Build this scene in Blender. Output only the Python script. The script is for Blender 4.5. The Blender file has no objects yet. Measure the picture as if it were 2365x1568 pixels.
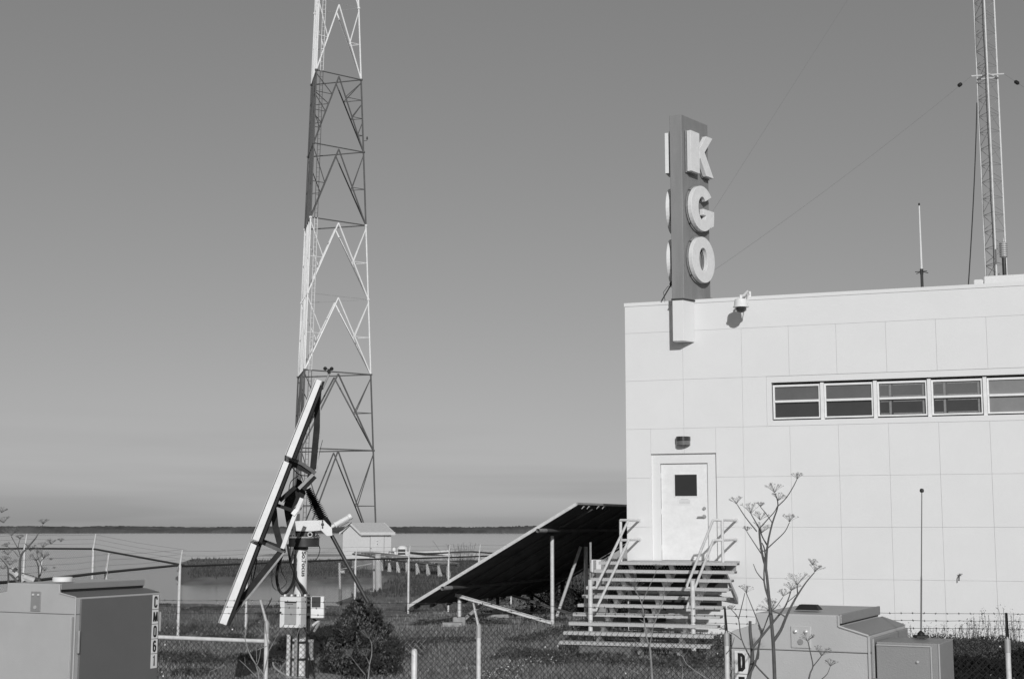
import bpy, math, random
import numpy as np
from mathutils import Vector, Matrix
random.seed(7); rng=np.random.default_rng(7)
S=bpy.context.scene; COL=S.collection
R=math.radians
# ---------------------------------------------------------------- camera
F=3285.0; TH=R(7.51); E=2.3            # focal length in photo units (2365 wide), upward pitch, eye height
cd=bpy.data.cameras.new('camera'); cam=bpy.data.objects.new('camera',cd); COL.objects.link(cam)
cam.location=(0,0,E); cam.rotation_euler=(math.pi/2+TH,0,0)
cd.sensor_width=36; cd.lens=36*F/2365; cd.clip_start=.1; cd.clip_end=9000
S.camera=cam
# ---------------------------------------------------------------- sun and sky
SUN=Vector((.085,-.925,.375)).normalized()   # towards the sun: low, behind the camera
el=math.asin(SUN.z); az=math.atan2(SUN.x,SUN.y)
sl=bpy.data.lights.new('sun','SUN'); sl.energy=2.6; sl.angle=R(.5); sl.color=(1,1,1)
so=bpy.data.objects.new('sun',sl); COL.objects.link(so); so.rotation_euler=(-SUN).to_track_quat('-Z','Y').to_euler()
w=bpy.data.worlds.new('World'); S.world=w; w.use_nodes=True; nt=w.node_tree; nt.nodes.clear()
def N(nt,t,**k):
    n=nt.nodes.new(t)
    for a,b in k.items():
        if a.startswith('i_'): n.inputs[a[2:].replace('_',' ')].default_value=b
        else: setattr(n,a,b)
    return n
sky=N(nt,'ShaderNodeTexSky',sky_type='NISHITA',sun_disc=False,sun_elevation=el,sun_rotation=az,altitude=0,air_density=1.0,dust_density=.72,ozone_density=1.0)
sep=N(nt,'ShaderNodeSeparateColor'); nt.links.new(sky.outputs[0],sep.inputs[0])
# panchromatic film with an orange filter: mostly the red and green of the sky
m1=N(nt,'ShaderNodeMath',operation='MULTIPLY'); m1.inputs[1].default_value=.60
m2=N(nt,'ShaderNodeMath',operation='MULTIPLY_ADD'); m2.inputs[1].default_value=.35
m3=N(nt,'ShaderNodeMath',operation='MULTIPLY_ADD'); m3.inputs[1].default_value=.05
nt.links.new(sep.outputs[0],m1.inputs[0]); nt.links.new(sep.outputs[1],m2.inputs[0]); nt.links.new(m1.outputs[0],m2.inputs[2])
nt.links.new(sep.outputs[2],m3.inputs[0]); nt.links.new(m2.outputs[0],m3.inputs[2])
pw=N(nt,'ShaderNodeMath',operation='POWER'); pw.inputs[1].default_value=.62; nt.links.new(m3.outputs[0],pw.inputs[0])
# a faint layer of smog low over the bay
tc=N(nt,'ShaderNodeTexCoord'); mp=N(nt,'ShaderNodeMapping'); mp.inputs['Scale'].default_value=(2.2,2.2,34)
nz=N(nt,'ShaderNodeTexNoise'); nz.inputs['Scale'].default_value=1.3; nz.inputs['Detail'].default_value=3
nt.links.new(tc.outputs['Generated'],mp.inputs[0]); nt.links.new(mp.outputs[0],nz.inputs[0])
sx=N(nt,'ShaderNodeSeparateXYZ'); nt.links.new(tc.outputs['Generated'],sx.inputs[0])
mr=N(nt,'ShaderNodeMapRange'); mr.inputs[1].default_value=.01; mr.inputs[2].default_value=.085; mr.inputs[3].default_value=.19; mr.inputs[4].default_value=0
nt.links.new(sx.outputs[2],mr.inputs[0])
mn=N(nt,'ShaderNodeMapRange'); mn.inputs[1].default_value=.42; mn.inputs[2].default_value=.66; mn.inputs[3].default_value=0; mn.inputs[4].default_value=1
nt.links.new(nz.outputs[0],mn.inputs[0])
mm=N(nt,'ShaderNodeMath',operation='MULTIPLY'); nt.links.new(mr.outputs[0],mm.inputs[0]); nt.links.new(mn.outputs[0],mm.inputs[1])
om=N(nt,'ShaderNodeMath',operation='SUBTRACT'); om.inputs[0].default_value=1; nt.links.new(mm.outputs[0],om.inputs[1])
fm=N(nt,'ShaderNodeMath',operation='MULTIPLY'); nt.links.new(pw.outputs[0],fm.inputs[0]); nt.links.new(om.outputs[0],fm.inputs[1])
bg=N(nt,'ShaderNodeBackground'); bg.inputs[1].default_value=.124; nt.links.new(fm.outputs[0],bg.inputs[0])
wo=N(nt,'ShaderNodeOutputWorld'); nt.links.new(bg.outputs[0],wo.inputs[0])
S.view_settings.view_transform='Standard'; S.view_settings.look='None'; S.view_settings.gamma=1; S.view_settings.exposure=0
S.view_settings.use_curve_mapping=False
# ---------------------------------------------------------------- measuring helpers
c_,s_=math.cos(TH),math.sin(TH)
EYE=Vector((0,0,E))
def ray(x,y):
    u=(x-1182.5)/F; v=(784-y)/F
    return Vector((u, c_-s_*v, s_+c_*v))
def P(x,y,Y): d=ray(x,y); return EYE+d*(Y/d.y)
def PZ(x,y,z): d=ray(x,y); return EYE+d*((z-E)/d.z)
def PP(x,y,p0,n): d=ray(x,y); return EYE+d*((p0-EYE).dot(n)/d.dot(n))
def proj(p):
    q=p-EYE; fw=q.y*c_+q.z*s_; up=-q.y*s_+q.z*c_
    return 1182.5+F*q.x/fw, 784-F*up/fw
def cr(ox,oy,s,W=1.3235): return lambda x,y:((ox+x/s)/W,(oy+y/s)/W)   # a detail of the photo back to the whole
# ---------------------------------------------------------------- materials
MATS={}
def mat(name,v,rough=.6,metal=0,amt=.15,scale=6,bump=0,bscale=None,spec=.5,streak=False,detail=6):
    if name in MATS: return MATS[name]
    m=bpy.data.materials.new(name); m.use_nodes=True; t=m.node_tree; b=t.nodes['Principled BSDF']
    b.inputs['Roughness'].default_value=rough; b.inputs['Metallic'].default_value=metal; b.inputs['Specular IOR Level'].default_value=spec
    tc=N(t,'ShaderNodeTexCoord'); src=tc.outputs['Object']
    if streak:
        mp=N(t,'ShaderNodeMapping'); mp.inputs['Scale'].default_value=(1,1,.12); t.links.new(src,mp.inputs[0]); src=mp.outputs[0]
    n=N(t,'ShaderNodeTexNoise'); n.inputs['Scale'].default_value=scale; n.inputs['Detail'].default_value=detail; n.inputs['Roughness'].default_value=.65
    t.links.new(src,n.inputs[0])
    r=N(t,'ShaderNodeMapRange'); r.inputs[1].default_value=.3; r.inputs[2].default_value=.7
    r.inputs[3].default_value=v*(1-amt); r.inputs[4].default_value=v*(1+amt); t.links.new(n.outputs[0],r.inputs[0])
    t.links.new(r.outputs[0],b.inputs['Base Color'])
    if bump:
        n2=N(t,'ShaderNodeTexNoise'); n2.inputs['Scale'].default_value=bscale or scale*6; n2.inputs['Detail'].default_value=8; t.links.new(tc.outputs['Object'],n2.inputs[0])
        bu=N(t,'ShaderNodeBump'); bu.inputs['Strength'].default_value=bump; bu.inputs['Distance'].default_value=.02
        t.links.new(n2.outputs[0],bu.inputs['Height']); t.links.new(bu.outputs[0],b.inputs['Normal'])
    MATS[name]=m; return m
M=lambda k:MATS[k]
mat('stucco',.76,.8,amt=.02,scale=1.2,bump=.14,bscale=60)
mat('white_trim',.78,.5,amt=.05,scale=5)
mat('white_paint',.80,.45,amt=.06,scale=8)
mat('tower_white',.80,.5,amt=.08,scale=3)
mat('tower_dark',.10,.6,amt=.15,scale=3)
mat('sign_face',.235,.55,amt=.12,scale=5,streak=True,bump=.1)
mat('dark_seal',.03,.5,amt=.3)
mat('galv',.66,.5,.08,amt=.16,scale=14,bump=.05)
mat('galv_dull',.34,.55,.2,amt=.2,scale=14,bump=.05)
mat('cab_side',.57,.5,.3,amt=.05,scale=3,bump=.12,bscale=220)
mat('cab_door',.165,.5,.15,amt=.05,scale=3,bump=.06,bscale=200)
mat('cab_mid',.34,.45,.3,amt=.06,scale=3,bump=.12,bscale=200)
mat('cab_edge',.6,.4,.3,amt=.05)
mat('black_rubber',.015,.5,amt=.3,scale=20)
mat('dark_metal',.045,.5,.2,amt=.3,scale=10)
mat('frame_steel',.032,.8,0,amt=.25,scale=9,bump=.1,spec=.15)  # shade on the tracker truss is put into this dark base colour
mat('arm_steel',.10,.7,0,amt=.2,scale=9)
mat('stair_shade',.045,.9,0,amt=.3,scale=4)
mat('mast_zinc',.72,.45,.1,amt=.12,scale=9)
mat('wire_grey',.16,.7,0,amt=.1)
mat('umbel',.17,.9,amt=.3,scale=20)
mat('array_under',.09,.75,amt=.35,scale=2.5,spec=.2,streak=False)
mat('array_glass',.03,.15,amt=.1)
mat('tag_white',.78,.5,amt=.03)
mat('tag_black',.015,.5,amt=.1)
mat('concrete',.33,.9,amt=.2,scale=9,bump=.4)
mat('steel_plate',.07,.6,.3,amt=.3,scale=20,bump=.3,bscale=90)
mat('tread_steel',.50,.6,.1,amt=.15,scale=40,bump=.4,bscale=150)
mat('fence_wire',.035,.9,0,amt=.3,scale=3,spec=.1)
mat('fence_wire_far',.05,.8,0,amt=.3,scale=3)
mat('rust_wire',.035,.8,amt=.3,scale=20)
mat('dead_stem',.10,.9,amt=.3,scale=20)
mat('pale_stem',.26,.9,amt=.3,scale=20)
mat('leaf_dark',.045,.7,amt=.6,scale=7,spec=.3)
mat('leaf_shadow',.018,.9,amt=.5,scale=6,spec=.1)  # near-black leaf colour that carries the lower-right shadow
mat('leaf_mid',.14,.8,amt=.5,scale=6,spec=.2)
mat('weed',.07,.8,amt=.5,scale=6,spec=.2)
mat('blade',.25,.8,amt=.5,scale=2.2,spec=.15)
mat('petal',.75,.8,amt=.05)
mat('marsh',.060,.9,amt=.5,scale=.5,bump=.5,bscale=4)
mat('shore',.075,.95,amt=.55,scale=.06,bump=.5,bscale=.5)
mat('timber',.20,.9,amt=.3,scale=5,bump=.3)
mat('timber_pale',.50,.85,amt=.2,scale=7)
mat('roof_gravel',.4,.9,amt=.2)
mat('wirelight',.45,.5,.3,amt=.1)
mat('lamp_dark',.03,.4,amt=.2)
mat('interior',.02,.9,amt=.2)
mat('blind',.07,.7,amt=.2,scale=3)
mat('bar_inside',.22,.7,amt=.2,scale=30)
def glass(name,v,rough=.08):
    m=mat(name,v,rough,amt=.12,scale=2,spec=.6); return m
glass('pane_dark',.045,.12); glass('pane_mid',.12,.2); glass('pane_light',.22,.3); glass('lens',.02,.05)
# ---------------------------------------------------------------- mesh helpers
WLOC={}
class MB:
    def __init__(s): s.v=[]; s.f=[]
    def add(s,vs,fs):
        k=len(s.v); s.v+= [tuple(a) for a in vs]; s.f+=[tuple(i+k for i in q) for q in fs]; return s
    def box(s,c,size,ax=None):
        c=Vector(c); X,Y,Z=ax or (Vector((1,0,0)),Vector((0,1,0)),Vector((0,0,1)))
        a,b,d=[q/2 for q in size]
        vs=[c+X*(i*a)+Y*(j*b)+Z*(k*d) for k in(-1,1) for j in(-1,1) for i in(-1,1)]
        return s.add(vs,[(0,2,3,1),(4,5,7,6),(0,1,5,4),(2,6,7,3),(0,4,6,2),(1,3,7,5)])
    def cbox(s,c,size,ax=None,b=.01):      # box with chamfered vertical and top edges
        c=Vector(c); X,Y,Z=ax or (Vector((1,0,0)),Vector((0,1,0)),Vector((0,0,1)))
        a,bb,d=[q/2 for q in size]
        ring=[(a-b,-bb),(a,-bb+b),(a,bb-b),(a-b,bb),(-a+b,bb),(-a,bb-b),(-a,-bb+b),(-a+b,-bb)]
        rin=[(x*(1-b/a) ,y*(1-b/bb)) for x,y in ring]
        vs=[]
        for R_,z in ((rin,-d),(ring,-d+b),(ring,d-b),(rin,d)): vs+=[c+X*x+Y*y+Z*z for x,y in R_]
        fs=[tuple(range(7,-1,-1)),tuple(range(24,32))]
        for k in range(3):
            for i in range(8): j=(i+1)%8; fs.append((k*8+i,k*8+j,k*8+8+j,k*8+8+i))
        return s.add(vs,fs)
    def tube(s,p,q,r,r2=None,n=8,cap=True):
        return s.path([p,q],[r,r if r2 is None else r2],n,cap)
    def path(s,pts,rs,n=6,cap=True):
        pts=[Vector(p) for p in pts]
        if not hasattr(rs,'__len__'): rs=[rs]*len(pts)
        m=len(pts); k=len(s.v); prev=None
        for i,p in enumerate(pts):
            d=(pts[min(i+1,m-1)]-pts[max(i-1,0)])
            if d.length<1e-9: d=Vector((0,0,1))
            d.normalize()
            if prev is None:
                a=d.cross(Vector((0,0,1)) if abs(d.z)<.9 else Vector((1,0,0))).normalized()
            else: a=(prev-d*prev.dot(d)).normalized()
            prev=a; b=d.cross(a)
            for j in range(n):
                t=2*math.pi*j/n; s.v.append(tuple(p+(a*math.cos(t)+b*math.sin(t))*rs[i]))
        for i in range(m-1):
            for j in range(n):
                j2=(j+1)%n; s.f.append((k+i*n+j,k+i*n+j2,k+i*n+n+j2,k+i*n+n+j))
        if cap: s.f.append(tuple(k+j for j in range(n-1,-1,-1))); s.f.append(tuple(k+(m-1)*n+j for j in range(n)))
        return s
    def prism(s,poly,ext):                 # polygon of 3D points pushed along a vector
        n=len(poly); poly=[Vector(p) for p in poly]; ext=Vector(ext)
        vs=poly+[p+ext for p in poly]
        fs=[tuple(range(n-1,-1,-1)),tuple(range(n,2*n))]+[(i,(i+1)%n,n+(i+1)%n,n+i) for i in range(n)]
        return s.add(vs,fs)
    def ring(s,outer,inner,ext,closed=True): # a band between two outlines, pushed along a vector
        n=len(outer); ext=Vector(ext); vs=[Vector(p) for p in outer]+[Vector(p) for p in inner]; vs=vs+[p+ext for p in vs]
        fs=[]; m=n if closed else n-1
        for i in range(m):
            j=(i+1)%n
            fs+=[(i,n+i,n+j,j),(2*n+i,2*n+j,3*n+j,3*n+i),(i,j,2*n+j,2*n+i),(n+i,3*n+i,3*n+j,n+j)]
        if not closed: fs+=[(0,2*n,3*n,n),(n-1,2*n-1,4*n-1,3*n-1)]
        return s.add(vs,fs)
    def build(s,name,m,parent=None,smooth=False,loc=None,kind=None,label=None,bevel=0):
        me=bpy.data.meshes.new(name)
        if parent is not None: L=WLOC[parent.name]
        else:
            a=np.array(s.v); L=Vector(loc) if loc is not None else Vector((float(a[:,0].mean()),float(a[:,1].mean()),float(a[:,2].min())))
        me.from_pydata([(a-L.x,b-L.y,c-L.z) for a,b,c in s.v],[],s.f); me.update()
        if isinstance(m,str): m=MATS[m]
        me.materials.append(m)
        if smooth: me.polygons.foreach_set('use_smooth',[True]*len(me.polygons)); me.set_sharp_from_angle(angle=R(40))
        o=bpy.data.objects.new(name,me); COL.objects.link(o)
        if parent is not None: o.parent=parent
        else: o.location=L
        WLOC[o.name]=L
        if kind: o['kind']=kind
        if label: o['label']=label
        if bevel:
            b=o.modifiers.new('bevel','BEVEL'); b.width=bevel; b.segments=2; b.limit_method='ANGLE'
        return o
def thing(name,label,cat,loc,group=None):
    o=bpy.data.objects.new(name,None); COL.objects.link(o); o.location=loc; o.empty_display_size=.2
    o['label']=label; o['category']=cat; WLOC[o.name]=Vector(loc)
    if group: o['group']=group
    return o
def tag(o,label,cat,group=None):
    o['label']=label; o['category']=cat
    if group: o['group']=group
    return o
def npmesh(name,v,f,m,parent=None,kind=None,loc=(0,0,0)):      # big triangle soups
    v=np.asarray(v,dtype=np.float32).reshape(-1,3)-np.array(WLOC[parent.name] if parent is not None else loc,dtype=np.float32)
    f=np.asarray(f,dtype=np.int32); k=f.shape[1]
    me=bpy.data.meshes.new(name); me.vertices.add(len(v)); me.vertices.foreach_set('co',v.ravel())
    me.loops.add(f.size); me.loops.foreach_set('vertex_index',f.ravel())
    me.polygons.add(len(f)); me.polygons.foreach_set('loop_start',np.arange(0,f.size,k,dtype=np.int32))
    me.update(calc_edges=True); me.validate()
    me.materials.append(MATS[m] if isinstance(m,str) else m)
    o=bpy.data.objects.new(name,me); COL.objects.link(o)
    if parent is not None: o.parent=parent; WLOC[o.name]=WLOC[parent.name]
    else: o.location=loc; WLOC[o.name]=Vector(loc)
    if kind: o['kind']=kind
    return o
def text_part(name,s,origin,xd,yd,size,m,parent,ext=.002,bold=0,sx=1,label=None):
    cu=bpy.data.curves.new(name,'FONT'); cu.body=s; cu.size=1; cu.extrude=0; cu.offset=bold; cu.align_x='CENTER'; cu.align_y='CENTER'; cu.resolution_u=4
    t=bpy.data.objects.new(name+'_tmp',cu); COL.objects.link(t)
    bpy.context.view_layer.update()
    dg=bpy.context.evaluated_depsgraph_get(); me0=t.evaluated_get(dg).to_mesh()
    vs=[v.co.copy() for v in me0.vertices]; fs=[tuple(p.vertices) for p in me0.polygons]
    t.evaluated_get(dg).to_mesh_clear(); bpy.data.objects.remove(t)
    xd=xd.normalized(); yd=yd.normalized(); nd=xd.cross(yd)
    mb=MB()
    mb.add([origin+xd*(v.x*size*sx)+yd*(v.y*size)+nd*ext for v in vs],fs)
    return mb.build(name,m,parent,label=label)
UP=Vector((0,0,1))
# ================================================================ terrain and water
def sm(a,b,x): t=np.clip((x-a)/(b-a),0,1); return t*t*(3-2*t)
def wob(x,y,f=1.0): return np.sin(x*.37*f+1.3)*.6+np.sin(x*.91*f+y*.5*f)*.35+np.sin(y*.63*f+x*.21*f+2)*.5+np.sin(x*2.3*f+y*1.7*f)*.15
def sdf(x,y):
    wv=wob(x,y)*.8
    near=45.2+wv-y
    right=np.minimum(x+6.4+wv*.8,107+wv-y)
    tongue=np.minimum(np.minimum((x+.236*y)*1.0+wv*.25,y-66+wv*.5),107+wv*.5-y)
    return np.maximum(np.maximum(near,right),tongue)
def gz(x,y):
    x=np.asarray(x,dtype=float); y=np.asarray(y,dtype=float)
    s=sdf(x,y)
    z=np.clip(s*.3-.42,-1.2,0)
    z=z+.05*wob(x,y,1.6)*sm(0,3,s)*.6
    z=z+.16*sm(7,1,np.abs(y-31))*sm(-1,3,x)
    z=z-.55*sm(20.5,18.3,y)*sm(12.5,15,y)
    z=z+.1*sm(12,9,y)
    return z
def axis(lo,hi,st,far):
    a=list(np.arange(lo,hi+1e-6,st)); d=st; r=[]
    p=hi
    while p<far: d*=1.35; p+=d; r.append(p)
    l=[]; p=lo; d=st
    while p>-far: d*=1.35; p-=d; l.append(p)
    return np.array(l[::-1]+a+r)
xs=axis(-32,32,.45,5200); ys=axis(2,112,.45,5200)
X,Y=np.meshgrid(xs,ys); Z=gz(X,Y)
v=np.stack([X.ravel(),Y.ravel(),Z.ravel()],1); nx=len(xs); ny=len(ys)
i,j=np.meshgrid(np.arange(nx-1),np.arange(ny-1)); a=(j*nx+i).ravel()
f=np.stack([a,a+1,a+nx+1,a+nx],1)
gm=mat('grass_ground',.16,.95,amt=.5,scale=1.1,bump=.9,bscale=14,detail=10)
g=npmesh('ground',v,f,'grass_ground',kind='structure'); g.data.polygons.foreach_set('use_smooth',[True]*len(g.data.polygons))
wm=bpy.data.materials.new('bay_water'); wm.use_nodes=True; t=wm.node_tree; b=t.nodes['Principled BSDF']
b.inputs['Base Color'].default_value=(.42,.42,.42,1); b.inputs['Roughness'].default_value=.12; b.inputs['IOR'].default_value=1.33
tcn=N(t,'ShaderNodeTexCoord'); mpn=N(t,'ShaderNodeMapping'); mpn.inputs['Scale'].default_value=(1,2.2,1); n1=N(t,'ShaderNodeTexNoise'); n1.inputs['Scale'].default_value=1.6; n1.inputs['Detail'].default_value=5
bu=N(t,'ShaderNodeBump'); bu.inputs['Strength'].default_value=.16; bu.inputs['Distance'].default_value=.05
t.links.new(tcn.outputs['Object'],mpn.inputs[0]); t.links.new(mpn.outputs[0],n1.inputs[0]); t.links.new(n1.outputs[0],bu.inputs['Height']); t.links.new(bu.outputs[0],b.inputs['Normal'])
MATS['bay_water']=wm
o=npmesh('water',[(-5200,30,-.3),(5200,30,-.3),(5200,5200,-.3),(-5200,5200,-.3)],[(0,1,2,3)],'bay_water',kind='structure')
# far shore: a low levee covered with brush
vs=[];fs=[]
def levee(y0,x0,x1,h,seed,name,m,n=900):
    r=np.random.default_rng(seed); x=np.linspace(x0,x1,n)
    hh=h*(.78+.12*np.sin(x*.05)+.10*np.sin(x*.017+1)+.16*r.random(n)*(np.sin(x*.031+seed)>-.5))
    hh=np.convolve(hh,np.ones(3)/3,'same'); hh[0]=hh[-1]=.1
    rows=[(y0,-1),(y0+1.5,.25),(y0+5,.75),(y0+8,1.0),(y0+16,.95),(y0+30,-1)]
    v=[];
    for yy,k in rows:
        zz=np.where(k<0,-.8,-.3+hh*k+ (r.random(n)*.25*hh if k>0 else 0)); v.append(np.stack([x,np.full(n,yy)+r.random(n)*1.0,zz],1))
    v=np.concatenate(v); i,j=np.meshgrid(np.arange(n-1),np.arange(len(rows)-1)); a=(j*n+i).ravel()
    return npmesh(name,v,np.stack([a,a+1,a+n+1,a+n],1),m,kind='structure')
levee(640,-420,420,2.75,3,'far_shore','shore',1500)
levee(1250,-1000,1000,3.0,5,'far_shore','shore',1200)
# ================================================================ the white building
C0=P(1448,1217,30); C0=Vector((C0.x,C0.y,0))
ZT=P(1443.2,700.8,30).z
r_=PZ(2365,650.6,ZT); WD=Vector((r_.x-C0.x,r_.y-C0.y,0)).normalized(); WN=Vector((WD.y,-WD.x,0))
def WP(s,q,z): return C0+WD*s+WN*q+UP*z
def W2(x,y,q=0):
    p=PP(x,y,C0+WN*q,WN); return ((p-C0).dot(WD),p.z)
WA=(WD,WN,UP)
Z0=.1
bld=thing('radio_station_building','white flat-roofed two-storey building of square stucco panels with a door and a window strip','building',WP(0,0,Z0))
LEN=14.0; DEP=12.0
zs=[W2(1446,y)[1] for y in (770.8,881.4,993,1105.1,1218,1331)]   # horizontal joints
step=(zs[0]-zs[-1])/5
zrow=[zs[0]-step*i for i in range(7)]                                # regular courses
sU=[W2(x,y)[0] for x,y in ((1577,837),(1713,837),(1822,832),(1932,825),(2047,820),(2163,815),(2280,810))]
sL=[W2(x,1155)[0] for x in (1719.4,1828.3,1941,2057.8,2174.6,2293.6)]
sU+=[sU[-1]+1.08*(k+1) for k in range(5)]; sL+=[sL[-1]+1.08*(k+1) for k in range(5)]
GAP=.0032; TH_=.014
# openings
sW0,_=W2(1770.6,925); wz1=zrow[1]; wz0=zrow[2]
dS0,dS1=W2(1504.5,1150)[0],W2(1655.5,1150)[0]; dZ1=W2(1580,1047)[1]
# landing height from the top tread
QL=1.55
zL=PP(1500,1297,WP(0,QL,0),WN).z
# bearing wall behind the panels, with openings
def wallbox(s0,s1,z0,z1,q0,q1,name,m,b=None,**k):
    mb=MB(); mb.box(WP((s0+s1)/2,(q0+q1)/2,(z0+z1)/2),(s1-s0,q1-q0,z1-z0),WA); return mb.build(name,m,bld if b is None else b,**k)
mb=MB()
def wb(s0,s1,z0,z1,q0=-.32,q1=-TH_): mb.box(WP((s0+s1)/2,(q0+q1)/2,(z0+z1)/2),(s1-s0,q1-q0,z1-z0),WA)
wb(0.02,dS0,Z0-.5,ZT-.06); wb(dS0,dS1,dZ1,ZT-.06); wb(dS0,dS1,Z0-.5,zL-.05); wb(dS1,sW0,Z0-.5,ZT-.06); wb(sW0,LEN,Z0-.5,wz0); wb(sW0,LEN,wz1,ZT-.06)
mb.box(WP(.17,-DEP/2,(ZT-.06+Z0-.5)/2),(.3,DEP-.6,ZT-Z0+.44),WA); mb.box(WP(LEN-.15,-DEP/2,(ZT-.06+Z0-.5)/2),(.3,DEP-.6,ZT-Z0+.44),WA)
mb.box(WP(LEN/2,-DEP,(ZT-.06+Z0-.5)/2),(LEN,.3,ZT-Z0+.44),WA)
mb.build('wall','stucco',bld)
wallbox(.05,LEN-.05,ZT-.5,ZT-.3,-DEP+.2,-.33,'roof','roof_gravel')
wallbox(.1,LEN-.1,Z0-.1,Z0,-DEP+.2,-.33,'floor','concrete')
mbi=MB(); mbi.box(WP(LEN/2,-3.2,ZT/2),(LEN-.7,.1,ZT-.8),WA); mbi.build('inner_wall','interior',bld)
wallbox(-.012,LEN,ZT-.075,ZT,-.34,.012,'coping','stucco')
def panel(s0,s1,z0,z1):
    if s1-s0<.06 or z1-z0<.06: return
    s0+=GAP/2; s1-=GAP/2; z0+=GAP/2; z1-=GAP/2; j=random.uniform(0,.002)
    m=MB(); m.cbox(WP((s0+s1)/2,-TH_/2+j,(z0+z1)/2),(s1-s0,TH_+2*j,z1-z0),WA,b=.0015); m.build('panel','stucco',bld)
cuts=lambda seams,a,b:[a]+[s for s in seams if a+.05<s<b-.05]+[b]
def course(seams,z0,z1,spans):
    for a,b in spans:
        c=cuts(seams,a,b)
        for p,q in zip(c,c[1:]): panel(p,q,z0,z1)
course([],zrow[0],ZT-.079,[(0,LEN)])
course(sU,zrow[1],zrow[0],[(0,LEN)])
course(sU[:2],zrow[2],zrow[1],[(0,sW0)])
course([sU[0]],dZ1,zrow[2],[(dS0,dS1)])
course(sL,zrow[3],zrow[2],[(0,dS0),(dS1,LEN)])
for k in range(3,6): course(sL,zrow[k+1],zrow[k],[(0,dS0),(dS1,LEN)] if zrow[k+1]>zL-.4 else [(0,LEN)])
course(sL,Z0-.5,zrow[6],[(0,LEN)])
panel(dS0,dS1,zrow[5],zL-.05)
# door
d0,d1=W2(1525.7,1150,-.055)[0],W2(1635.5,1150,-.055)[0]; dz=W2(1580,1069.5,-.055)[1]
fr=MB()
for a,b,z0,z1 in ((dS0,d0,zL-.05,dZ1),(d1,dS1,zL-.05,dZ1),(d0,d1,dz,dZ1)):
    fr.box(WP((a+b)/2,-.115,(z0+z1)/2),(b-a,.12,z1-z0),WA)
frame=fr.build('door_frame','stucco',bld)
dr=MB(); dq=-.105
wx0,wz_1=W2(1558,1096,-.1); wx1,wz_0=W2(1610,1145,-.1)
for a,b,z0,z1 in ((d0+.008,wx0,zL,dz-.006),(wx1,d1-.008,zL,dz-.006),(wx0,wx1,zL,wz_0),(wx0,wx1,wz_1,dz-.006)):
    dr.box(WP((a+b)/2,dq-.02,(z0+z1)/2),(b-a,.04,z1-z0),WA)
door=dr.build('door','white_paint',bld)
MB().box(WP((wx0+wx1)/2,dq-.02,(wz_0+wz_1)/2),(wx1-wx0,.01,wz_1-wz_0),WA).build('pane','lens',door)
mb=MB(); e=.02
for a,b,z0,z1 in ((wx0-e,wx0,wz_0-e,wz_1+e),(wx1,wx1+e,wz_0-e,wz_1+e),(wx0,wx1,wz_1,wz_1+e),(wx0,wx1,wz_0-e,wz_0)): mb.box(WP((a+b)/2,dq+.004,(z0+z1)/2),(b-a,.012,z1-z0),WA)
mb.build('window_trim','white_paint',door)
c6=cr(1880,1280,3.734)
n0=W2(*c6(712,895),dq); n1=W2(*c6(876,985),dq)
MB().box(WP((n0[0]+n1[0])/2,dq+.003,(n0[1]+n1[1])/2),(n1[0]-n0[0],.004,n0[1]-n1[1]),WA).build('paper_notice','tag_white',door)
mb=MB()
for k in range(4):
    zz=n0[1]-(n0[1]-n1[1])*(.25+.17*k); mb.box(WP((n0[0]+n1[0])/2,dq+.0065,zz),((n1[0]-n0[0])*(.55 if k==0 else .75),.001,.006),WA)
mb.build('printed_lines','galv_dull',door)
kb=W2(*c6(1020,1020),dq); kh=W2(*c6(1018,1115),dq)
MB().tube(WP(kb[0],dq,kb[1]),WP(kb[0],dq+.04,kb[1]),.035,.03,n=12).build('deadbolt','galv_dull',door,smooth=True)
mb=MB(); mb.tube(WP(kh[0],dq,kh[1]),WP(kh[0],dq+.045,kh[1]),.045,.03,n=12); mb.path([WP(kh[0],dq+.04,kh[1]),WP(kh[0]-.03,dq+.065,kh[1]),WP(kh[0]-.13,dq+.06,kh[1]-.005)],[.016,.016,.013],8)
mb.build('handle','galv_dull',door,smooth=True)
for zz in (dz-.25,(dz+zL)/2,zL+.25):
    MB().tube(WP(d0+.006,dq+.012,zz-.055),WP(d0+.006,dq+.012,zz+.055),.011,n=8).build('hinge','stucco',door)
# wall lamp over the door
lt=W2(*c6(680,232)); lb=W2(*c6(855,300)); lc=(lt[0]+lb[0])/2+.03; lw=(lb[0]-lt[0])*.9; lh=.17
wl=thing('wall_lamp','dark wall lamp over the white door of the building','wall lamp',WP(lc,0,lb[1]))
mb=MB(); k=12
arc=[(lc+lw/2*math.sin(t),.05+.17*math.cos(t)) for t in np.linspace(-math.pi/2,math.pi/2,k)]
pr=[WP(a,q,lb[1]+.09) for a,q in arc]+[WP(lc+lw/2,0.003,lb[1]+.09),WP(lc-lw/2,0.003,lb[1]+.09)]
MB().prism(pr,UP*.085).build('lamp_housing','lamp_dark',wl)
pr=[WP(lc+(a-lc)*.97,q*.93,lb[1]) for a,q in arc]+[WP(lc+lw/2*.97,0.003,lb[1]),WP(lc-lw/2*.97,0.003,lb[1])]
MB().prism(pr,UP*.088).build('lamp_glass',mat('lamp_lens',.15,.25,amt=.2),wl)
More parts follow.
